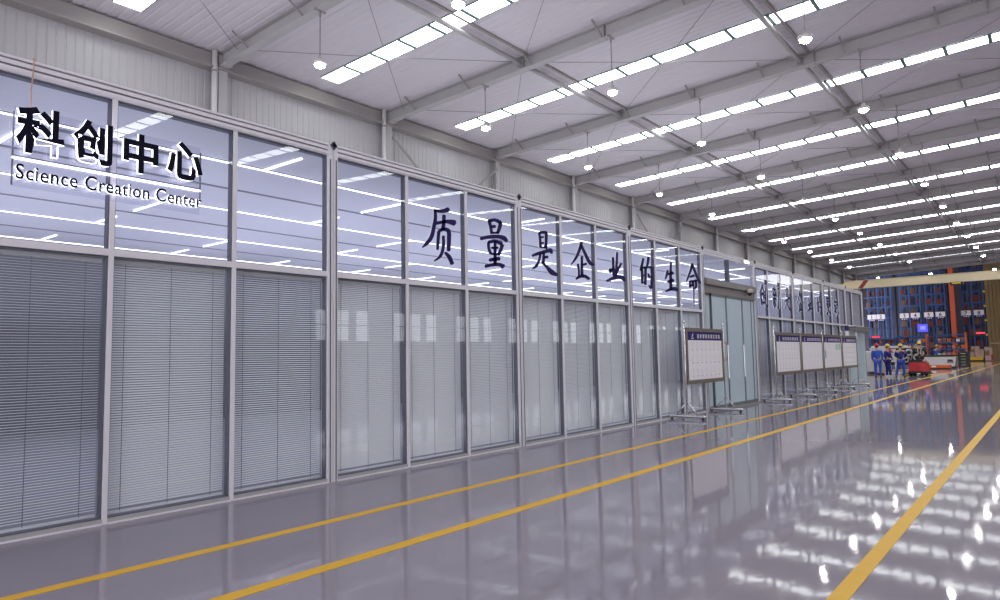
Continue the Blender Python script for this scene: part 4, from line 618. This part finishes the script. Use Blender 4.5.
labs = ['white notice board right of the entrance, leftmost of the four in a row', 'white notice board, second of the four in a row, faint print', 'white notice board with blue and aqua stickers, third of the row', 'white notice board nearest the far end of the row']
for k in range(4):
    W = XB[k + 1] - XB[k]
    notice_board(labs[k], XB[k], .05, W - .05, ['grid', 'faint', 'colour', 'plain'][k], True, k == 3, 'notice boards in a row')

# ================================================================== PEOPLE
def skin(name, nodes, edges, m, parent, root=0, sub=1):
    me = bpy.data.meshes.new(name); me.from_pydata([n[0] for n in nodes], edges, [])
    o = bpy.data.objects.new(name, me); COL.objects.link(o)
    md = o.modifiers.new('skin', 'SKIN'); md.use_smooth_shade = True; md.branch_smoothing = .6
    if not me.skin_vertices:
        bpy.context.view_layer.objects.active = o
        bpy.ops.mesh.customdata_skin_add()
    for i, n in enumerate(nodes):
        r = n[1]; me.skin_vertices[0].data[i].radius = r if isinstance(r, tuple) else (r, r); me.skin_vertices[0].data[i].use_root = i == root
    sb = o.modifiers.new('sub', 'SUBSURF'); sb.levels = sub; sb.render_levels = sub
    bpy.context.view_layer.update()
    m2 = bpy.data.meshes.new_from_object(o.evaluated_get(bpy.context.evaluated_depsgraph_get()))
    bpy.data.objects.remove(o); bpy.data.meshes.remove(me); m2.name = name
    m2.materials.clear(); m2.materials.append(M[m])
    q = bpy.data.objects.new(name, m2); COL.objects.link(q); q.parent = parent; return q
class G:
    def __init__(s): s.n = []; s.e = []
    def a(s, p, r, par=None):
        s.n.append((tuple(p), r)); i = len(s.n) - 1
        if par is not None: s.e.append((par, i))
        return i
def person(label, loc, rz, arms, legs, top, bottom, helmet, shoes, lean=0, cap=False, straps=False, sc=1.0, headturn=0):
    """stands at loc facing local +x; arms/legs: per side (left = +y) joints elbow, wrist / knee, ankle"""
    t = thing('person', label, 'person', loc, None, rz); t.scale = (sc,) * 3
    L = lambda z: lean * max(0, z - .95)
    g = G(); pel = g.a((0, 0, .95), .13); ab = g.a((L(1.1), 0, 1.12), .12, pel); ch = g.a((L(1.32), 0, 1.32), .13, ab)
    nk = g.a((L(1.46), 0, 1.47), .055, ch); hl = g.a((L(1.55) + .015, 0, 1.555), .066, nk); hm = g.a((L(1.63) + .01, 0, 1.635), .09, hl); g.a((L(1.7) + .0, 0, 1.70), .07, hm)
    for s in (1, -1):
        sh, el, wr = Vector((L(1.40), .19 * s, 1.41)), Vector(arms[s][0]), Vector(arms[s][1])
        a = g.a(sh, .055, ch); b = g.a((sh + el) / 2, .05, a); c = g.a(el, .042, b); d = g.a(wr, .028, c)
        dr = (wr - el).normalized(); side = dr.cross(Vector((1, 0, 0))).normalized(); side = side if side.length > .1 else Vector((0, 1, 0))
        fw = side.cross(dr).normalized()
        if fw.x < 0: fw = -fw
        pm = g.a(wr + dr * .05, (.022, .036), d)
        th = g.a(wr + dr * .05 + fw * .035, .011, d); g.a(wr + dr * .09 + fw * .055, .009, th)
        for q, ln in zip((-.027, -.009, .009, .027), (.062, .075, .08, .07)):
            k1 = g.a(wr + dr * .09 + fw * q, .0095, pm); k2 = g.a(wr + dr * (.09 + ln * .55) + fw * q * 1.1 + side * (-.008 * s), .009, k1); g.a(wr + dr * (.09 + ln) + fw * q * 1.1 + side * (-.022 * s), .007, k2)
        kn, an = Vector(legs[s][0]), Vector(legs[s][1])
        h = g.a((0, .095 * s, .90), .095, pel); h2 = g.a((Vector((0, .095 * s, .9)) + kn) / 2, .08, h); k = g.a(kn, .058, h2); cf = g.a(kn + (an - kn) * .35, .056, k); ak = g.a(an, .036, cf); g.a(an + Vector((.10, 0, -.045)), .03, ak)
    body = skin('body', g.n, g.e, 'skin', t)
    # jacket
    g = G(); w_ = g.a((0, 0, .90), (.155, .185)); a1 = g.a((L(1.1), 0, 1.10), (.15, .175), w_); c1 = g.a((L(1.32), 0, 1.32), (.15, .19), a1); g.a((L(1.45), 0, 1.455), .085, c1)
    for s in (1, -1):
        sh, el, wr = Vector((L(1.40), .205 * s, 1.40)), Vector(arms[s][0]), Vector(arms[s][1])
        a = g.a(sh, .078, c1); b = g.a((sh + el) / 2, .07, a); c = g.a(el, .062, b); g.a(el + (wr - el) * .95, .048, c)
    skin('jacket', g.n, g.e, top, t)
    g = G(); w_ = g.a((0, 0, .93), (.14, .165))
    for s in (1, -1):
        kn, an = Vector(legs[s][0]), Vector(legs[s][1])
        a = g.a((0, .098 * s, .84), .108, w_); b = g.a((Vector((0, .098 * s, .84)) + kn) / 2, .095, a); c = g.a(kn, .08, b); g.a(an + Vector((0, 0, .0)), .066, c)
        sg = MB(); f = an + Vector((.055, 0, 0)); sg.ball((f.x, f.y, max(.045, an.z - .035)), .05, 12, 7, (2.6, .95, .85)); sg.box(f.x - .12, f.y - .042, an.z - .08, f.x + .115, f.y + .042, an.z - .062)
        sg.build('shoe', shoes, t, True)
    skin('trousers', g.n, g.e, bottom, t)
    hx = L(1.66)
    MB().ball((hx - .012, 0, 1.662), .098, 14, 8, (1.0, .88, .92)).build('hair', 'hair', t, True)
    hb = MB(); hb.lathe((hx, 0, 1.665), [(.122, 0), (.124, .02), (.115, .07), (.085, .115), (.04, .138), (.01, .142)], 18)
    hb.ball((hx + .075, 0, 1.672), .085, 14, 6, (1.0 if not cap else 1.25, 1.1, .13)); hb.build('helmet' if not cap else 'cap', helmet, t, True)
    fc = MB()
    for s in (1, -1): fc.ball((hx + .092, .032 * s, 1.635), .011, 8, 5)
    fc.build('eyes', 'black', t); fc = MB(); fc.ball((hx + .098, 0, 1.605), .017, 8, 6, (1.1, .8, 1.3)); fc.build('nose', 'skin', t, True)
    MB().ball((hx + .085, 0, 1.572), .02, 8, 5, (.5, 1.2, .3)).build('mouth', 'darkred', t, True)
    er = MB()
    for s in (1, -1): er.ball((hx + .0, .09 * s, 1.625), .026, 8, 6, (.8, .4, 1.2))
    er.build('ears', 'skin', t, True)
    if straps:
        mb = MB()
        for s in (1, -1): mb.tube([(.16 + L(1.1), .10 * s, .98), (.175 + L(1.3), .10 * s, 1.28), (.06 + L(1.45), .12 * s, 1.485), (-.12 + L(1.4), .10 * s, 1.40), (-.165 + L(1.2), .05 * s, 1.15), (-.16, .09 * s, .98)], .022, 6)
        mb.tube([(-.17, -.16, 1.12), (-.175 + L(1.2), 0, 1.13), (-.17, .16, 1.12)], .022, 6); mb.build('harness', 'beige', t, True)
    return t
NA = lambda s, f=0, o=.02: ((f * .3 - .02, (.22 + o) * s, 1.13), (f + .03, (.215 + o) * s, .89))
NL = lambda s, k=0, w_=.11: ((k * .5 + .02, w_ * s, .50), (k, (w_ + .01) * s, .085))
person('person in bright blue work clothes and red helmet, back turned, beside the far doorway', (43, .70, 0), .12,
       {1: NA(1), -1: NA(-1)}, {1: NL(1, .05), -1: NL(-1, -.03)}, 'bluecloth', 'bluecloth', 'helmetr', 'shoed', sc=1.02)
person('person in navy work clothes, yellow helmet and white shoes next to the red-helmeted one', (43.2, .26, 0), -.9,
       {1: NA(1, .1), -1: ((.06, -.25, 1.13), (.20, -.12, 1.0))}, {1: NL(1, 0, .09), -1: NL(-1, .08, .09)}, 'navycloth', 'navycloth', 'helmety', 'shoew', lean=.08)
person('person in dark navy jacket and blue trousers, yellow helmet, legs apart, left of red cart', (43.2, -.40, 0), .1,
       {1: ((.10, .26, 1.14), (.26, .14, 1.05)), -1: ((.10, -.26, 1.14), (.26, -.14, 1.05))}, {1: ((.05, .17, .5), (-.10, .26, .085)), -1: ((.02, -.11, .5), (0, -.13, .085))}, 'navycloth', 'royal', 'helmety', 'shoed', lean=.1)
person('person in blue work jacket and yellow helmet standing behind the white workbench', (65.2, .45, 0), .3,
       {1: ((.12, .28, 1.15), (.30, .18, 1.08)), -1: ((.12, -.28, 1.15), (.3, -.18, 1.08))}, {1: NL(1), -1: NL(-1)}, 'royal', 'navycloth', 'helmety', 'shoed', lean=.05)
person('person in black work clothes with beige harness and yellow helmet standing on red cart', (45.95, -.93, .14), .05,
       {1: ((-.02, .33, 1.17), (.16, .30, 1.02)), -1: ((-.02, -.33, 1.17), (.16, -.30, 1.02))}, {1: NL(1, .02), -1: NL(-1, -.02)}, 'darkcloth', 'darkcloth', 'helmety', 'shoed', lean=.06, straps=True, sc=.98)

# ================================================================== MACHINES AT THE FAR END
t = thing('tow_cart', 'red electric tow cart with black base, person riding behind it', 'cart', (45, -.96, 0), None)
mb = MB(); mb.hexa([(-.25, -.46, .24), (.6, -.46, .24), (.6, .46, .24), (-.25, .46, .24)], [(-.18, -.44, .74), (.6, -.44, .74), (.6, .44, .74), (-.18, .44, .74)]); mb.build('hood', 'red', t, bevel=.03)
mb = MB(); mb.box(-.28, -.47, .06, 1.45, .47, .14); mb.box(-.28, -.47, .06, .62, .47, .25); mb.build('chassis', 'black', t, bevel=.015)
MB().box(-.262, -.004, .28, -.205, .004, .70).build('hood_seam', 'darkred', t)
for x in (-.1, 1.2):
    for s in (-1, 1): MB().lathe((x, .36 * s, .13), [(.03, -.06), (.12, -.06), (.13, -.04), (.13, .04), (.12, .06), (.03, .06)], 16, 'y').build('wheel', 'black', t, True)
mb = MB(); mb.tube([(.45, 0, .74), (.5, 0, 1.0), (.62, 0, 1.08)], .03, 8); mb.tube([(.62, -.22, 1.08), (.62, .22, 1.08)], .018, 8); mb.build('steering_handle', 'black', t, True)
mb = MB(); mb.box(-.15, -.38, .74, .4, .38, .80); mb.box(-.1, -.2, .80, .3, .12, .92); mb.build('control_panel', 'black', t, bevel=.015)
MB().box(-.05, -.40, .76, .3, -.22, .90).build('toolbag', 'pink', t, bevel=.03); MB().box(-.285, -.10, .10, -.275, .06, .16).build('plate', 'poster', t)
for s in (-1, 1): MB().box(-.15, .47 * s - .0 if s > 0 else -.72, .04, .1, .72 if s > 0 else -.47, .10).build('step_bar', 'yellow', t, bevel=.01)

t = thing('engine_stand', 'white machine stand with tall legs and a long white top beam', 'stand', (47.2, .65, 0), None)
MB().box(-.3, -.42, 0, .5, .42, .13).build('base', 'whitepaint', t, bevel=.02)
for s in (-1, 1): MB().hexa([(-.1, .22 * s - .07, .13), (.1, .22 * s - .07, .13), (.1, .22 * s + .07, .13), (-.1, .22 * s + .07, .13)], [(-.1, .12 * s - .06, 1.52), (.1, .12 * s - .06, 1.52), (.1, .12 * s + .06, 1.52), (-.1, .12 * s + .06, 1.52)]).build('leg', 'whitepaint', t)
MB().hexa([(-.16, -.25, .75), (.1, -.25, .75), (.1, .22, .75), (-.16, .22, .75)], [(-.16, -.14, 1.5), (.1, -.14, 1.5), (.1, .34, 1.5), (-.16, .34, 1.5)]).build('gusset', 'whitepaint', t)
mb = MB(); mb.box(-.12, -.95, 1.56, .12, 1.1, 1.70); mb.build('top_beam', 'whitepaint', t, bevel=.02)
MB().bar((-.2, .22, 1.62), (-.2, -.06, 1.30), .08, .09).build('red_arm', 'red', t); MB().box(-.24, .14, 1.52, -.12, .30, 1.66).build('red_block', 'red', t, bevel=.02); MB().ball((-.12, -.9, 1.72), .06).build('beacon', 'red', t)
t = thing('white_machine', 'white machine cabinet behind the two people at left', 'machine', (49, 1.75, 0), None)
MB().box(-.4, -.60, .12, .8, .62, 1.42).build('housing', 'whitepaint', t, bevel=.05); MB().box(-.42, -.62, .0, .7, .5, .12).build('plinth', 'dark', t); MB().box(-.415, -.1, 1.02, -.395, .30, 1.28).build('window', 'black', t)
MB().box(-.3, -.45, 1.42, .6, .4, 1.60).build('top_unit', 'whitepaint', t, bevel=.04); MB().tube([(-.42, -.5, .5), (-.46, -.5, .5), (-.46, -.5, 1.0), (-.42, -.5, 1.0)], .015, 6).build('handle', 'chrome', t)

t = thing('black_engine', 'big black engine with round drums, cables and pale pipes on trestle', 'engine', (48.3, .02, 0), None)
mb = MB(); mb.hexa([(-.3, -.78, .55), (.9, -.78, .55), (.9, 1.05, .55), (-.3, 1.05, .55)], [(-.2, -.70, 1.5), (.8, -.70, 1.5), (.8, 1.0, 1.5), (-.2, 1.0, 1.5)]); mb.build('block', 'dark', t, bevel=.06)
for y, z, r in ((.80, 1.20, .30), (.28, 1.32, .34), (-.12, 1.30, .28), (-.6, 1.48, .22), (.05, .86, .22), (-.52, 1.0, .26)):
    d = MB().lathe((-.3, y, z), [(.02, -.1), (r * .35, -.1), (r * .4, -.04), (r * .86, -.04), (r, -.02), (r, .2), (r * .6, .22)], 20, 'x').build('drum', 'black', t, True)
    MB().lathe((-.3, y, z), [(r * .66, -.055), (r * .8, -.055), (r * .8, -.035), (r * .66, -.035)], 20, 'x').build('ring', 'chrome' if r < .3 else 'dark', d, True)
for pts in (((-.34, .2, 1.52), (-.42, .0, 1.66), (-.4, -.25, 1.6), (-.38, -.3, 1.2), (-.34, -.2, .8)), ((-.36, -.85, 1.6), (-.44, -.75, 1.72), (-.4, -.5, 1.74), (-.38, -.42, 1.4)), ((-.4, .3, .9), (-.46, .12, 1.08), (-.46, -.1, 1.04), (-.4, -.2, .86)), ((-.36, -.8, 1.5), (-.42, -.88, 1.25), (-.36, -.8, 1.0))):
    MB().tube(pts, .032, 8).build('pipe', 'beige', t, True)
for y in (-.6, .6):
    MB().box(-.2, y - .05, 0, -.1, y + .05, .56).build('leg', 'dark', t); MB().box(.7, y - .05, 0, .8, y + .05, .56).build('leg', 'dark', t)
t = thing('low_pallet_truck', 'low cream machine bed on the floor under the black engine', 'truck', (47.7, .1, 0), None)
MB().box(-.3, -.4, .08, .1, 1.6, .30).build('bed', 'tan', t, bevel=.02); MB().box(-.25, -.35, 0, .05, 1.55, .08).build('skid', 'dark', t); 
for y in (-.2, .6, 1.4): MB().lathe((-.31, y, .19), [(.01, -.02), (.05, -.02), (.05, .02)], 10, 'x').build('bolt', 'chrome', t)

t = thing('workbench', 'long white workbench with black top and navy-yellow badge', 'workbench', (62.3, -.05, 0), None)
mb = MB(); mb.hexa([(0, -.92, .12), (1.5, -.92, .12), (1.5, 1.6, .12), (0, 1.6, .12)], [(0, -1.06, .88), (1.5, -1.06, .88), (1.5, 1.6, .88), (0, 1.6, .88)]); mb.build('front_panel', 'whitepaint', t, bevel=.05)
MB().box(-.03, -1.0, .88, 1.55, 1.62, .99).build('bench_top', 'black', t, bevel=.02)
mb = MB(); mb.box(-.012, -.85, .42, .002, -.45, .56); b = mb.build('badge', 'navy', t); MB().box(-.016, -.85, .48, -.01, -.45, .505).build('stripe', 'yellow', b); MB().box(-.014, -.80, .56, .0, -.48, .66).build('badge_top', 'black', t)
for y in (-.8, 1.4): MB().box(.1, y - .06, 0, 1.4, y + .06, .13).build('foot', 'dark', t)
t = thing('low_orange_cart', 'flat orange floor cart with white plate in front of the white workbench', 'cart', (60.2, .1, 0), None)
MB().box(-.4, -.98, .06, .9, .95, .30).build('body', 'orange', t, bevel=.04); MB().box(-.35, -.9, .02, .85, .9, .06).build('skirt', 'dark', t); MB().box(-.412, -.15, .14, -.40, .12, .25).build('plate', 'poster', t)
for x in (-.2, .7):
    for y in (-.8, .8): MB().lathe((x, y, .05), [(.01, -.03), (.05, -.03), (.05, .03), (.01, .03)], 10, 'y').build('wheel', 'black', t)
t = thing('tool_cabinet', 'dark tool cabinet with small coloured handles beside the white workbench', 'cabinet', (63, -1.45, 0), None)
MB().box(-.3, -.42, .08, .4, .30, 1.25).build('housing', 'dark', t, bevel=.02)
for k in range(5): dd = MB().box(-.325, -.38, .14 + k * .215, -.3, .26, .33 + k * .215).build('drawer', 'black', t, bevel=.01); MB().box(-.345, -.2, .22 + k * .215, -.325, .1, .25 + k * .215).build('handle', ['yellowprint', 'chrome', 'cyanprint', 'yellow', 'chrome'][k], dd)
for y in (-.36, .24):
    MB().lathe((-.22, y, .04), [(.01, -.02), (.04, -.02), (.04, .02), (.01, .02)], 10, 'y').build('castor', 'black', t); MB().lathe((.32, y, .04), [(.01, -.02), (.04, -.02), (.04, .02), (.01, .02)], 10, 'y').build('castor', 'black', t)
for k, (y, mm) in enumerate(((.05, 'cyanprint'), (-.25, 'tan'), (-.55, 'redprint'))):
    bb = thing('parts_tray', 'small tray of parts on the black bench top, %s from the left' % ORD[k], 'tray', (63.2, y, .99), 'trays on the workbench')
    mb = MB(); mb.box(-.2, -.13, 0, .2, .13, .02); mb.box(-.2, -.13, 0, -.18, .13, .14); mb.box(.18, -.13, 0, .2, .13, .14); mb.box(-.2, -.13, 0, .2, -.11, .14); mb.box(-.2, .11, 0, .2, .13, .14); mb.build('tray', mm, bb)
    MB().ball((0, 0, .09), .09, 8, 6, (1.4, .9, .8)).build('contents', 'dark', bb)

# storage shelves with bins
def shelf(X, y0, y1, H, lab, side):
    t = thing('storage_shelf', lab, 'shelf', (X, (y0 + y1) / 2, 0), 'blue storage shelves'); W = y1 - y0
    for x in (0, .9):
        for s in (-1, 1): MB().box(x - .04, s * W / 2 - .05, 0, x + .04, s * W / 2 + .05, H).build('upright', 'orange' if s < 0 and side > 0 else 'rackblue', t)
    for z in (.25, .85, 1.45, 2.05, H - .12):
        b = MB(); b.box(-.05, -W / 2, z - .11, -.01, W / 2, z); b.box(.91, -W / 2, z - .11, .95, W / 2, z); b.build('beam', 'rackblue', t); MB().box(-.01, -W / 2, z - .03, .91, W / 2, z).build('deck', 'rackblue', t)
    for s in (-1, 1): mb = MB(); [mb.bar((0, s * W / 2, .3 + .6 * q), (.9, s * W / 2, .9 + .6 * q), .03) for q in range(3)]; mb.build('brace', 'rackblue', t)
SH = ((72, -.92, 1.2, 2.82, 'tall blue storage shelf behind the white workbench, right of the others', 1), (72, 1.98, 4.1, 2.76, 'tall blue storage shelf behind the black engine, middle one', 1), (72, 4.4, 6.5, 2.58, 'blue storage shelf behind the people, left one', -1))
binproto = {}
for k, (X, y0, y1, H, lab, sd) in enumerate(SH):
    shelf(X, y0, y1, H, lab, sd)
    W = y1 - y0; n = 6
    for lv, z in enumerate((.25, .85, 1.45, 2.05)):
        for q in range(n):
            mm = random.choice(['orange', 'carton', 'cartonred', 'poster', 'orange', 'rackblue', 'cartonred']); h = random.uniform(.28, .44)
            lb = '%s storage bin on the %s blue shelf, %s level up, %s from left' % ({'orange': 'orange', 'carton': 'brown', 'cartonred': 'red-brown', 'poster': 'white', 'rackblue': 'blue'}[mm], ['right', 'middle', 'left'][k], ORD[lv], ORD[q])
            bt = thing('storage_bin', lb, 'bin', (X + .08, y1 - .22 - q * (W - .44) / (n - 1), z), 'bins on the storage shelves')
            if (mm, round(h, 1)) not in binproto:
                mb = MB(); a_, d_ = .145, .6; mb.box(0, -a_, 0, d_, a_, .02); mb.box(0, -a_, 0, .015, a_, h * .7); mb.box(d_ - .015, -a_, 0, d_, a_, h); mb.box(0, -a_, 0, d_, -a_ + .015, h * .9); mb.box(0, a_ - .015, 0, d_, a_, h * .9); mb.box(-.012, -a_, h * .66, .02, a_, h * .72)
                o1 = mb.build('tub', mm, bt); mb = MB(); [mb.ball((.15 + .15 * v, .08 * (-1) ** v, h * .62), .09, 8, 5) for v in range(3)]; o2 = mb.build('contents', random.choice(['poster', 'dark', 'tan', 'cartonred']), bt); binproto[(mm, round(h, 1))] = (o1, o2)
            else:
                for o in binproto[(mm, round(h, 1))]: c = o.copy(); COL.objects.link(c); c.parent = bt
def led_board(name, lab, cat, loc, w_, h_, mm, post, depth=.08):
    t = thing(name, lab, cat, loc); MB().box(0, -w_ / 2, -h_ / 2, depth, w_ / 2, h_ / 2).build('casing', 'black', t, bevel=.01); s = MB().box(-.01, -w_ / 2 + .04, -h_ / 2 + .03, 0, w_ / 2 - .04, h_ / 2 - .03).build('display', mm, t)
    if post: MB().box(depth, -.05, post, depth + .1, .05, h_ / 2).build('pole', 'rackdark', t)
    return s
s_ = led_board('monitor', 'glowing blue monitor hanging among the racks', 'monitor', (100, 5.8, 4.05), 1.15, 1.0, 'screen', -4.05)
MB().box(-.02, -.3, -.2, -.01, .25, .22).build('picture', 'screen2', s_)
led_board('red_display', 'long red glowing display board among the racks at right', 'display', (100, -.05, 3.22), .95, .24, 'ledred', -3.22)
led_board('red_display', 'red glowing display board on top of the left shelf', 'display', (71.9, 5.95, 2.65), .75, .15, 'ledred', 0)

# pallet of boxes on the right
t = thing('yellow_pallet', 'yellow pallet base under the pile of tan cartons', 'pallet', (95, .1, 0), None)
mb = MB(); mb.box(0, -.6, .34, 1.6, .72, .46); mb.build('deck', 'yellow', t); mb = MB(); mb.box(-.02, -.6, .12, .02, .72, .34); mb.build('front_panel', 'yellow', t)
for y in (-.5, .06, .62): MB().box(0, y - .08, 0, 1.6, y + .08, .34).build('runner', 'dark', t)
t = thing('red_crate', 'red and pink crate right of the yellow pallet', 'crate', (95, -1.02, 0)); MB().box(0, -.36, .04, 1, .36, .62).build('crate', 'pink', t, bevel=.03); MB().box(-.03, -.40, .1, .0, -.2, .7).build('red_panel', 'red', t); MB().box(.05, -.3, 0, .9, .3, .04).build('skid', 'dark', t)
def carton(lab, loc, d, mm, group):
    t = thing('carton', lab, 'carton', loc, group); a, b, c = d
    MB().box(0, -b / 2, 0, a, b / 2, c).build('box', mm, t, bevel=.012); mb = MB(); mb.box(-.004, -.03, c * .72, .0, .03, c + .003); mb.box(0, -.03, c, a, .03, c + .004); mb.build('tape', 'pink', t)
pile = [(.5, .46, .40, .55), (-.02, .46, .5, .48), (.5, 1.01, .42, .35), (.05, .94, .44, .42), (-.42, .46, .30, .5), (-.38, .96, .4, .36), (-.85, .62, .42, .55), (-1.22, .62, .3, .5), (-.86, 1.17, .46, .4), (.02, 1.36, .4, .3), (.42, 1.36, .34, .3), (-1.22, 1.12, .3, .36)]
for k, (y, z, b, c) in enumerate(pile):
    carton('tan carton in the pile by the brown cladding, %s counted from lower left' % ORD[k], (95.1, y, z), (.7, b, c), ['tan', 'pink', 'carton', 'tan'][k % 4] if k % 5 else 'tan', 'cartons piled by the brown cladding')

# ================================================================== OVERHEAD CRANE
t = thing('bridge_crane', 'cream overhead bridge crane spanning the far end of the hall', 'crane', (66, 0, 6.73), None)
MB().box(-.25, -24, 0, .25, 7.0, .66).build('girder', 'cream', t); MB().box(-.35, -24, .66, .35, 7.0, .69).build('top_flange', 'cream', t)
mb = MB(); mb.hexa([(-.262, 5.6, 0), (-.25, 5.6, 0), (-.25, 5.97, 0), (-.262, 5.97, 0)], [(-.262, 5.1, .66), (-.25, 5.1, .66), (-.25, 5.47, .66), (-.262, 5.47, .66)]); mb.build('red_stripe', 'darkred', t)
MB().box(-1.2, 6.9, -.05, 1.2, 7.3, .4).build('end_carriage', 'cream', t)
for x in (-.9, .9): MB().lathe((x, 7.1, -.02), [(.02, -.06), (.15, -.06), (.15, .06), (.02, .06)], 14, 'y').build('wheel', 'dark', t)
h = MB().box(-.45, -1.55, -.22, .45, -.7, -.02).build('hoist', 'black', t); MB().box(-.46, -1.42, -.16, -.45, -.84, -.05).build('hoist_plate', 'yellow', h); MB().box(-.3, -1.4, -.02, .3, -.85, 0).build('hoist_rail', 'dark', h)
t = thing('crane_runway', 'crane runway beam on posts hidden behind the partition', 'beam', (66, 7.1, 0)); MB().box(-9, -.12, 6.15, 1.5, .12, 6.55).build('beam', 'cream', t)
for x in (-8.5, -3.5, 1): MB().box(x - .12, -.12, 0, x + .12, .12, 6.15).build('post', 'steel', t)

# ================================================================== HIGH RACKS
t = thing('stacker_mast', 'tall orange-red mast standing before the blue racks', 'mast', (104, 2.9, 0)); MB().box(0, -.3, .3, .5, .3, 13).build('mast', 'mast', t); MB().box(-.5, -.6, 0, 1.4, .6, .3).build('base', 'mast', t); MB().box(-.04, -.30, .3, 0, -.22, 13).build('guide_rail', 'darkred', t); MB().box(-.3, -.5, 12.6, 1, .5, 13).build('head', 'mast', t)
def rack(lab, y0, y1, ups):
    t = thing('pallet_rack', lab, 'rack', (105, 0, 0), 'high blue racks'); H = 13.5
    for x in (0, 1.2, 4, 8):
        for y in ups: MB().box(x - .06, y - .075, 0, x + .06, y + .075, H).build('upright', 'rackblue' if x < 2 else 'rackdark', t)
    for y in ups[:-1]: MB().box(.5, y + .42, 0, .6, y + .54, H).build('upright', 'rackblue', t)
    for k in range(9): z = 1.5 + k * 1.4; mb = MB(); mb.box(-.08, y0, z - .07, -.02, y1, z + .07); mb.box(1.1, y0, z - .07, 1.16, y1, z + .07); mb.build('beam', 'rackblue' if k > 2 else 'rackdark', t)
    for a, b in zip(ups[:-1], ups[1:]):
        mb = MB()
        for k in range(5): z = 6.4 + k * 1.4; mb.bar((-.03, a, z + (.0 if k % 2 else 1.2)), (-.03, b, z + (1.2 if k % 2 else 0)), .07)
        mb.build('brace', 'rackblue', t)
RK = ((9.9, 13.2, (9.9, 10.57, 11.52, 12.61), 'high blue storage rack at the far left, signs 1 and 2'), (6.5, 9.0, (6.55, 7.78, 8.85), 'high blue storage rack, second from the left, signs 3 and 4'), (3.7, 6.1, (3.8, 4.87, 5.95), 'high blue storage rack left of the orange mast, signs 5 and 6'), (-.4, 2.15, (-.25, .93, 2.02), 'high blue storage rack right of the orange mast, signs 7 and 8'))
SG = (12.25, 11.17, 8.41, 7.16, 5.65, 4.38, 1.65, .3)
cp_ = None
for k, (y0, y1, ups, lab) in enumerate(RK):
    rack(lab, y0, y1, ups)
    for lv in range(8):
        for q in range(4):
            if random.random() < .25: continue
            z = 1.57 + lv * 1.4; y = y0 + .42 + q * (y1 - y0 - .84) / 3; big = random.choice([.75, .9, 1.0]); key = random.choice(['carton', 'cartonred', 'cartonred', 'rackdark'])
            c = thing('stored_load', 'wrapped %s load in %s rack from left, %s level up, %s place' % ({'carton': 'brown', 'cartonred': 'red-brown', 'rackdark': 'dark blue'}[key], ORD[k], ORD[lv], ORD[q]), 'load', (105.9, y, z), 'loads stored in the high racks')
            MB().box(0, -.28, .1, .8, .28, big).build('load', key, c, bevel=.02); MB().box(-.01, -.3, 0, .8, .3, .1).build('pallet', 'cartonred', c)
    for j in (2 * k, 2 * k + 1):
        y = SG[j]; s = thing('rack_number_sign', 'white number sign %d with navy strip hung on the blue racks' % (j + 1), 'sign', (104.8, y, 5.85), 'number signs on the racks')
        MB().box(0, -.52, -.31, .04, .52, .31).build('panel', 'poster', s); MB().box(0, -.46, -.58, .04, .46, -.31).build('strip', 'navy', s)
        mb = MB()
        for v in range(3): mb.box(-.008, -.34 + v * .25, -.50, 0, -.18 + v * .25, -.40)
        mb.build('strip_lettering', 'poster', s); MB().box(.04, -.1, -.3, .14, .1, .3).build('mount', 'rackdark', s)
        me = text_mesh(str(j + 1), .62, .01, .004); me.materials.clear(); me.materials.append(M['black'])
        o = bpy.data.objects.new('numeral', me); COL.objects.link(o); o.parent = s
        o.matrix_local = Matrix(((0, 0, -1, -.006), (-1, 0, 0, 0), (0, 1, 0, -.22), (0, 0, 0, 1)))
# brown clad block on the right
mb = MB(); mb.box(103.3, -16, 0, 106, -.55, 12.5)
for k in range(40): mb.box(103.2, -.9 - k * .38, 0, 103.3, -.62 - k * .38, 12.5)
t = thing('brown_cladding', 'tall brown ribbed cladding wall at the right edge', 'cladding', (0, 0, 0)); mb.build('panel', 'curtain', t)
MB().box(103.1, -16, 1.93, 103.25, -.7, 2.06).build('rail', 'tan', t)
for k in range(6): MB().box(103.0, -.62, 1.2 + k * 1.75, 103.3, -.35, 1.42 + k * 1.75).build('edge_marker', 'yellow', t)
